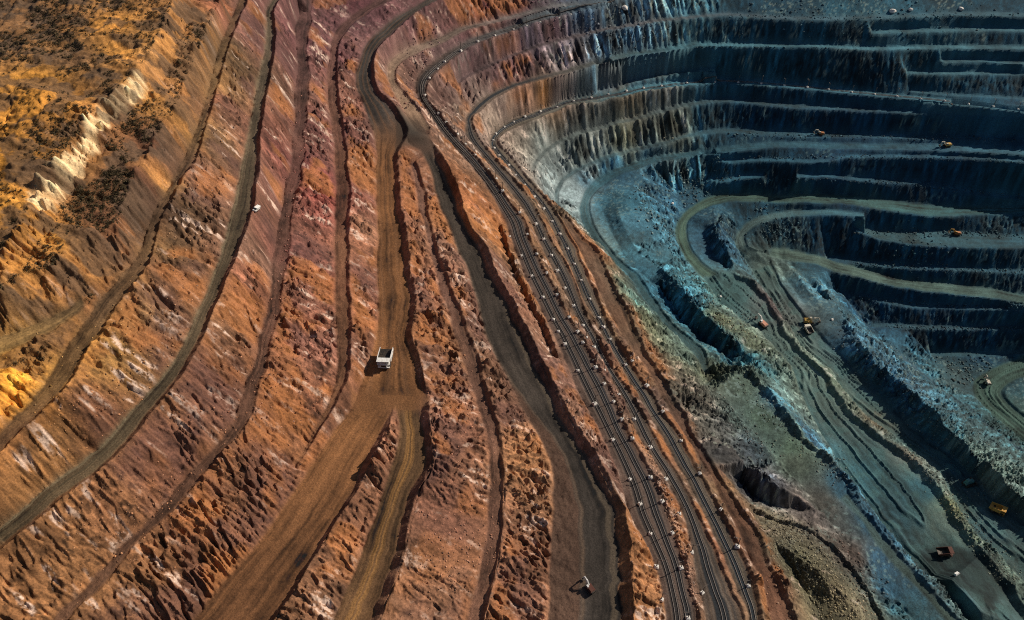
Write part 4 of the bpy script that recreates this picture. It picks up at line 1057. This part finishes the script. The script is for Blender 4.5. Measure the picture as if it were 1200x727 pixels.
for label, group, side, pts in MASTS:
    xs, ys, zs = at([p[0] for p in pts], [p[1] for p in pts])
    order = list(range(len(pts)))
    for i in order:
        if first:
            r = proto; first = False
        else:
            r = proto.copy(); COL.objects.link(r)
            for ch in proto.children:
                c = ch.copy(); COL.objects.link(c); c.parent = r
        r['label'] = label; r['group'] = group; r['category'] = 'mast'
        a = i - 1 if i > 0 else i; b = i + 1 if i < len(pts) - 1 else i
        ang = math.atan2(ys[b] - ys[a], xs[b] - xs[a]) + math.pi / 2
        if math.cos(ang) < 0: ang += math.pi               # arm points right, down the wall
        if side == 180: ang += math.pi
        zc = min(float(ground(xs[i] + p_, ys[i] + q_)) for p_ in (-.8, .8) for q_ in (-.8, .8))
        r.location = (xs[i], ys[i], (zc + zs[i]) / 2)
        r.rotation_euler = (0, 0, ang + random.uniform(-.5, .5))
        sc = random.uniform(.78, 1.12)
        r.scale = (sc, sc, sc)

# ------------------------------------------------------------------ railway tracks
def strip_by(n): return next(S for S in STRIPS if S['name'] == n)


def track(sname, t, s0, s1, label):
    S = strip_by(sname)
    k = np.linspace(int(s0 * (S['n'] - 1)), int(s1 * (S['n'] - 1)), int((s1 - s0) * S['n'] * 1.0)).astype(int)
    px = S['tx'][k] + (S['fx'][k] - S['tx'][k]) * t; py = S['ty'][k] + (S['fy'][k] - S['ty'][k]) * t
    for _ in range(6):
        px[1:-1] = (px[:-2] + 2 * px[1:-1] + px[2:]) / 4; py[1:-1] = (py[:-2] + 2 * py[1:-1] + py[2:]) / 4
    # resample every 1.1 m
    d = np.concatenate([[0], np.cumsum(np.hypot(np.diff(px), np.diff(py)))])
    q = np.arange(0, d[-1], .65)
    px = np.interp(q, d, px); py = np.interp(q, d, py)
    tx, ty = np.gradient(px), np.gradient(py); l = np.hypot(tx, ty); tx /= l; ty /= l
    pz = ground(px, py)
    for _ in range(20): pz[1:-1] = (pz[:-2] + 2 * pz[1:-1] + pz[2:]) / 4
    pz = np.maximum(pz, ground(px, py) - .05) + .02
    th = thing('railway_track', label, 'railway track')
    th.location = (px[0], py[0], pz[0])
    x0, y0, z0 = px[0], py[0], pz[0]
    for off in (-.76, .76):
        bm = MB(); prev = None
        for i in range(len(px)):
            ring = []
            for w, h in ((-.08, .04), (.08, .04), (.08, .22), (-.08, .22)):
                ring.append(bm.verts.new((px[i] - ty[i] * (off + w) - x0, py[i] + tx[i] * (off + w) - y0, pz[i] + h - z0)))
            if prev:
                for a in range(4): bm.faces.new((prev[a], prev[(a + 1) % 4], ring[(a + 1) % 4], ring[a]))
            prev = ring
        part('rail', bm, M['rail'], th)
    n = len(px)
    co = np.zeros((n, 8, 3)); idx = 0
    for sx in (-.12, .12):
        for sy in (-1.35, 1.35):
            for h in (-.25, .02):
                co[:, idx, 0] = px + tx * sx - ty * sy - x0; co[:, idx, 1] = py + ty * sx + tx * sy - y0; co[:, idx, 2] = pz + h - z0; idx += 1
    qd = np.array([(0, 1, 3, 2), (4, 6, 7, 5), (0, 4, 5, 1), (2, 3, 7, 6), (1, 5, 7, 3)])
    faces = (np.arange(n)[:, None, None] * 8 + qd[None]).reshape(-1, 4)
    me = bpy.data.meshes.new('sleepers'); me.from_pydata(co.reshape(-1, 3).tolist(), [], faces.tolist()); me.materials.append(M['sleeper'])
    so = bpy.data.objects.new('sleepers', me); COL.objects.link(so); so.parent = th; so['kind'] = 'stuff'
    return th


track('R1', .38, .42, 1, 'upper track of the twin railway, nearest the dark haul road')
track('R1', .71, .28, 1, 'lower track of the twin railway, along the rocky spoil ridge')
track('R1', .55, .0, .42, 'single upper railway track curving round the bend at the top')
track('R2', .52, .55, 1, 'railway track on the middle ledge between the spoil ridge and orange bank')
track('R3', .50, .0, 1, 'outermost railway track running from the far wall down past the brown ledge')

# ------------------------------------------------------------------ rubble and scrub
def ico():
    bm = MB(); bmesh.ops.create_icosphere(bm, subdivisions=1, radius=1)
    v = np.array([q.co[:] for q in bm.verts]); f = np.array([[q.index for q in t.verts] for t in bm.faces]); bm.free(); return v, f


def stones(name, uvr, label=None):
    """uvr: (u,v,size) arrays -> one mesh of angular stones lying on the ground"""
    u, v, r, seed = uvr
    iv, jf = ico(); n = len(u)
    rg = np.random.RandomState(seed)
    x, y, z = at(u, v)
    sc = r[:, None] * rg.uniform(.6, 1.25, (n, 3)); sc[:, 2] *= .8
    P = iv[None] * sc[:, None, :] * rg.uniform(.55, 1.3, (n, len(iv), 1))
    a = rg.uniform(0, 6.28, n); ca, sa = np.cos(a)[:, None], np.sin(a)[:, None]
    px = P[..., 0] * ca - P[..., 1] * sa; py = P[..., 0] * sa + P[..., 1] * ca
    co = np.stack([px + x[:, None], py + y[:, None], P[..., 2] + z[:, None] + .15 * r[:, None]], -1).reshape(-1, 3)
    fc = (np.arange(n)[:, None, None] * len(iv) + jf[None]).reshape(-1, 3)
    fi = np.clip(np.round(np.interp(y, Yg, np.arange(nI))).astype(int), 0, nI - 1); fj = np.clip(np.round(np.interp(x / ((np.maximum(y, 0) + CAM_H) * C45), A, np.arange(nJ))).astype(int), 0, nJ - 1)
    c = base[fi, fj] * rg.uniform(.5, 1.5, (n, 1)) ** 1.5 + rg.uniform(0, .05, (n, 1)) ** 1.0
    c = np.clip(c, .02, .7)
    me = bpy.data.meshes.new(name)
    me.vertices.add(len(co)); me.vertices.foreach_set('co', co.astype(np.float32).ravel())
    me.loops.add(fc.size); me.loops.foreach_set('vertex_index', fc.ravel().astype(np.int32))
    me.polygons.add(len(fc)); me.polygons.foreach_set('loop_start', np.arange(0, fc.size, 3, dtype=np.int32))
    at_ = me.attributes.new('rock_colour', 'FLOAT_COLOR', 'POINT')
    rgba = np.ones((n, len(iv), 4), np.float32); rgba[..., :3] = c[:, None, :]
    at_.data.foreach_set('color', rgba.ravel())
    me.update(calc_edges=True); me.materials.append(M['rubble'])
    o = bpy.data.objects.new(name, me); COL.objects.link(o); o['kind'] = 'stuff'
    return o


rg = np.random.RandomState(5)
def cloud(poly, n, s0, s1):
    """random stations spread along fat polylines (u,v,spread)"""
    P = np.array(poly, float); out = []
    L = np.hypot(np.diff(P[:, 0]), np.diff(P[:, 1])); c = np.concatenate([[0], np.cumsum(L)])
    q = rg.uniform(0, c[-1], n)
    u = np.interp(q, c, P[:, 0]); v = np.interp(q, c, P[:, 1]); w = np.interp(q, c, P[:, 2])
    u = u + rg.normal(0, 1, n) * w * .5; v = v + rg.normal(0, 1, n) * w * .5
    r = s0 + (s1 - s0) * rg.rand(n) ** 3
    return u, v, r


RUB = [
 ([(905,610,16),(940,650,36),(975,690,50),(1010,725,44)], 4200, .12, .62),
 ([(1000,405,25),(1060,455,28),(1110,505,30),(1160,545,40),(1200,575,40)], 2200, .15, .7),
 ([(1060,525,6),(1095,560,8),(1115,590,14),(1150,635,16),(1190,680,14)], 900, .15, .6),
 ([(745,220,14),(765,255,14),(790,285,14)], 260, .3, 1.1),
 ([(790,330,20),(830,360,24),(880,405,24)], 600, .25, .9),
 ([(870,440,14),(905,480,24),(945,520,24),(990,560,14)], 800, .15, .6),
 ([(780,205,40),(830,225,20),(765,225,20)], 260, .35, 1.2),
 ([(880,5,40),(1000,8,50),(1130,8,50)], 400, .4, 1.2),
 ([(890,245,20),(905,270,16),(930,262,16)], 160, .4, 1.2),
 ([(1110,430,16),(1130,440,16),(1150,425,20)], 160, .4, 1.2),
 ([(755,520,5),(775,570,6),(800,640,7),(815,710,7)], 420, .2, .8),
 ([(665,375,4),(690,416,5),(715,456,5),(735,500,5)], 260, .2, .7),
 ([(820,460,24),(860,495,20),(900,540,20)], 420, .2, .8),
 ([(480,90,26),(500,40,20),(470,130,10)], 260, .3, .9),
 ([(60,500,60),(170,420,60),(230,250,40),(260,120,30)], 900, .15, .5),
 ([(100,620,70),(250,600,70),(330,430,60),(360,250,40),(350,100,30)], 1400, .15, .5),
 ([(520,420,30),(540,560,50),(500,680,40),(620,600,40)], 800, .15, .5),
 ([(1040,305,40),(1100,312,40),(1060,262,20)], 200, .4, 1.3),
 ([(850,18,2),(1000,22,2),(1200,18,3)], 260, .3, 1.0),
 ([(800,54,2),(1000,56,2),(1200,56,2)], 260, .3, 1.0),
 ([(850,158,3),(1000,160,3),(1200,165,3)], 260, .3, 1.0),
 ([(830,187,3),(1000,183,3),(1200,190,4)], 260, .3, 1.0),
 ([(840,210,3),(1050,214,3),(1200,232,3)], 260, .3, 1.0),
 ([(1000,273,4),(1100,273,4),(1200,277,4)], 260, .3, 1.1),
 ([(1000,309,3),(1100,315,3),(1200,319,3)], 220, .3, 1.0),
 ([(1000,347,3),(1100,359,3),(1200,360,3)], 220, .3, 1.0),
 ([(1040,384,3),(1100,385,3),(1200,385,3)], 220, .3, 1.0),
 ([(640,20,30),(700,30,30),(780,40,30)], 260, .4, 1.3),
]
us, vs_, rs = [], [], []
for poly, n, s0, s1 in RUB:
    u, v, r = cloud(poly, n, s0, s1); us.append(u); vs_.append(v); rs.append(r)
us = np.concatenate(us); vs_ = np.concatenate(vs_); rs = np.concatenate(rs)
xx, yy, zz = at(us, vs_)
gi = np.clip(np.round(np.interp(yy, Yg, np.arange(nI))).astype(int), 0, nI - 1); gj = np.clip(np.round(np.interp(xx / ((np.maximum(yy, 0) + CAM_H) * C45), A, np.arange(nJ))).astype(int), 0, nJ - 1)
sid = SID[gi, gj]
haul = np.array([S['kind'] in ('haul', 'rail') for S in STRIPS] + [False])
keep = ~haul[sid]
stones('rubble', (us[keep], vs_[keep], rs[keep], 9))

# a few boulders big enough to tell apart
for u, v, r, lab in [(732,10,2.6,'large pale boulder high on the dark slope at the top'),(1046,14,2.4,'widest pale boulder on the rubble at upper right'),(1067,12,1.8,'pale boulder just right of the widest one at upper right'),(1126,11,1.9,'pale boulder standing alone near the top right corner'),
                     (788,239,1.1,'small bright boulder in the teal hollow left of the curving ramp'),(975,375,1.0,'small pale boulder on the grey ridge right of the yellow excavator'),(844,348,.9,'lone pale boulder on the green terrace beside the spoil hill')]:
    rg2 = np.random.RandomState(int(u))
    bm = MB(); bmesh.ops.create_icosphere(bm, subdivisions=2, radius=1)
    for q in bm.verts:
        q.co *= (.75 + .45 * float(vnoise(np.array([q.co.x * 1.7 + u]), np.array([q.co.y * 1.7 + q.co.z * 2.1]), 3)[0])) * r
        q.co.z *= .75; q.co.x *= 1.2
    b = part('boulder', bm, M['concrete'])
    x, y, z = [float(q[0]) for q in at(u, v)]
    b.location = (x, y, z + .25 * r); b.rotation_euler = (0, 0, rg2.rand() * 6)
    b['label'] = lab; b['category'] = 'boulder'

# dry scrub on the old dump: tufts of small twiggy blades
def scrub(n_try):
    u = rg.uniform(-40, 290, n_try); v = rg.uniform(-40, 480, n_try)
    x, y, z = at(u, v)
    den = fbm(x / 14, y / 14, 4, 211)
    g = np.clip(np.round(np.interp(y, Yg, np.arange(nI))).astype(int), 0, nI - 1); h = np.clip(np.round(np.interp(x / ((np.maximum(y, 0) + CAM_H) * C45), A, np.arange(nJ))).astype(int), 0, nJ - 1)
    ok = (plate[g, h] > .6) & (SID[g, h] < 0) & (den > .43 + .10 * rg.rand(n_try)) & (slope[g, h] < .8) & (pale_ridge[g, h] < .2)
    och = base[g, h, 0]
    ok &= rg.rand(n_try) < np.clip(1.15 - 2.6 * och, .1, 1)
    x, y, z = x[ok], y[ok], z[ok]; n = len(x); K = 24
    r = (.3 + 1.2 * rg.rand(n) ** 3)
    d = rg.normal(size=(n, K, 3)); d /= np.linalg.norm(d, axis=2, keepdims=True); d[..., 2] = np.abs(d[..., 2])
    c = d * (r[:, None] * rg.uniform(.25, 1.0, (n, K)))[..., None] * np.array([1, 1, .8])
    c[..., 0] += x[:, None]; c[..., 1] += y[:, None]; c[..., 2] += z[:, None] + .05
    sz = (r[:, None] * rg.uniform(.16, .36, (n, K)))[..., None]
    e1 = rg.normal(size=(n, K, 3)); e1 /= np.linalg.norm(e1, axis=2, keepdims=True)
    e2 = rg.normal(size=(n, K, 3)); e2 /= np.linalg.norm(e2, axis=2, keepdims=True)
    co = np.stack([c - e1 * sz, c + e1 * sz, c + e2 * sz * 1.4], 2).reshape(-1, 3)
    me = bpy.data.meshes.new('dry_scrub')
    nf = n * K
    me.vertices.add(nf * 3); me.vertices.foreach_set('co', co.astype(np.float32).ravel())
    me.loops.add(nf * 3); me.loops.foreach_set('vertex_index', np.arange(nf * 3, dtype=np.int32))
    me.polygons.add(nf); me.polygons.foreach_set('loop_start', np.arange(0, nf * 3, 3, dtype=np.int32))
    me.update(calc_edges=True); me.materials.append(M['brush'])
    o = bpy.data.objects.new('dry_scrub', me); COL.objects.link(o); o['kind'] = 'stuff'
    print('scrub', n)


scrub(52000)

# ------------------------------------------------------------------ light
EL, AZ = 33.0, 26.0           # azimuth measured from +X toward +Y
w = bpy.data.worlds.new("World"); scene.world = w; w.use_nodes = True
nt = w.node_tree; bg = nt.nodes['Background']
sky = nt.nodes.new('ShaderNodeTexSky'); sky.sky_type = 'NISHITA'; sky.sun_disc = False
sky.sun_elevation = math.radians(EL); sky.sun_rotation = math.radians(90 - AZ)
sky.altitude = 300
nt.links.new(sky.outputs['Color'], bg.inputs['Color']); bg.inputs['Strength'].default_value = .05
sd = bpy.data.lights.new('sun', 'SUN'); so = bpy.data.objects.new('sun', sd); COL.objects.link(so)
sd.energy = 4.4; sd.angle = math.radians(.5); sd.color = (1, .9, .76)
dirv = Vector((math.cos(math.radians(EL)) * math.cos(math.radians(AZ)), math.cos(math.radians(EL)) * math.sin(math.radians(AZ)), math.sin(math.radians(EL))))
so.rotation_euler = dirv.to_track_quat('Z', 'Y').to_euler()
so.location = (400, 300, 500)

scene.view_settings.view_transform = 'Standard'
scene.view_settings.look = 'None'
scene.view_settings.exposure = .2
scene.view_settings.gamma = 1
scene.render.engine = 'CYCLES'
scene.cycles.max_bounces = 4
scene.cycles.diffuse_bounces = 2
scene.cycles.use_denoising = False
scene.cycles.filter_width = 1.1
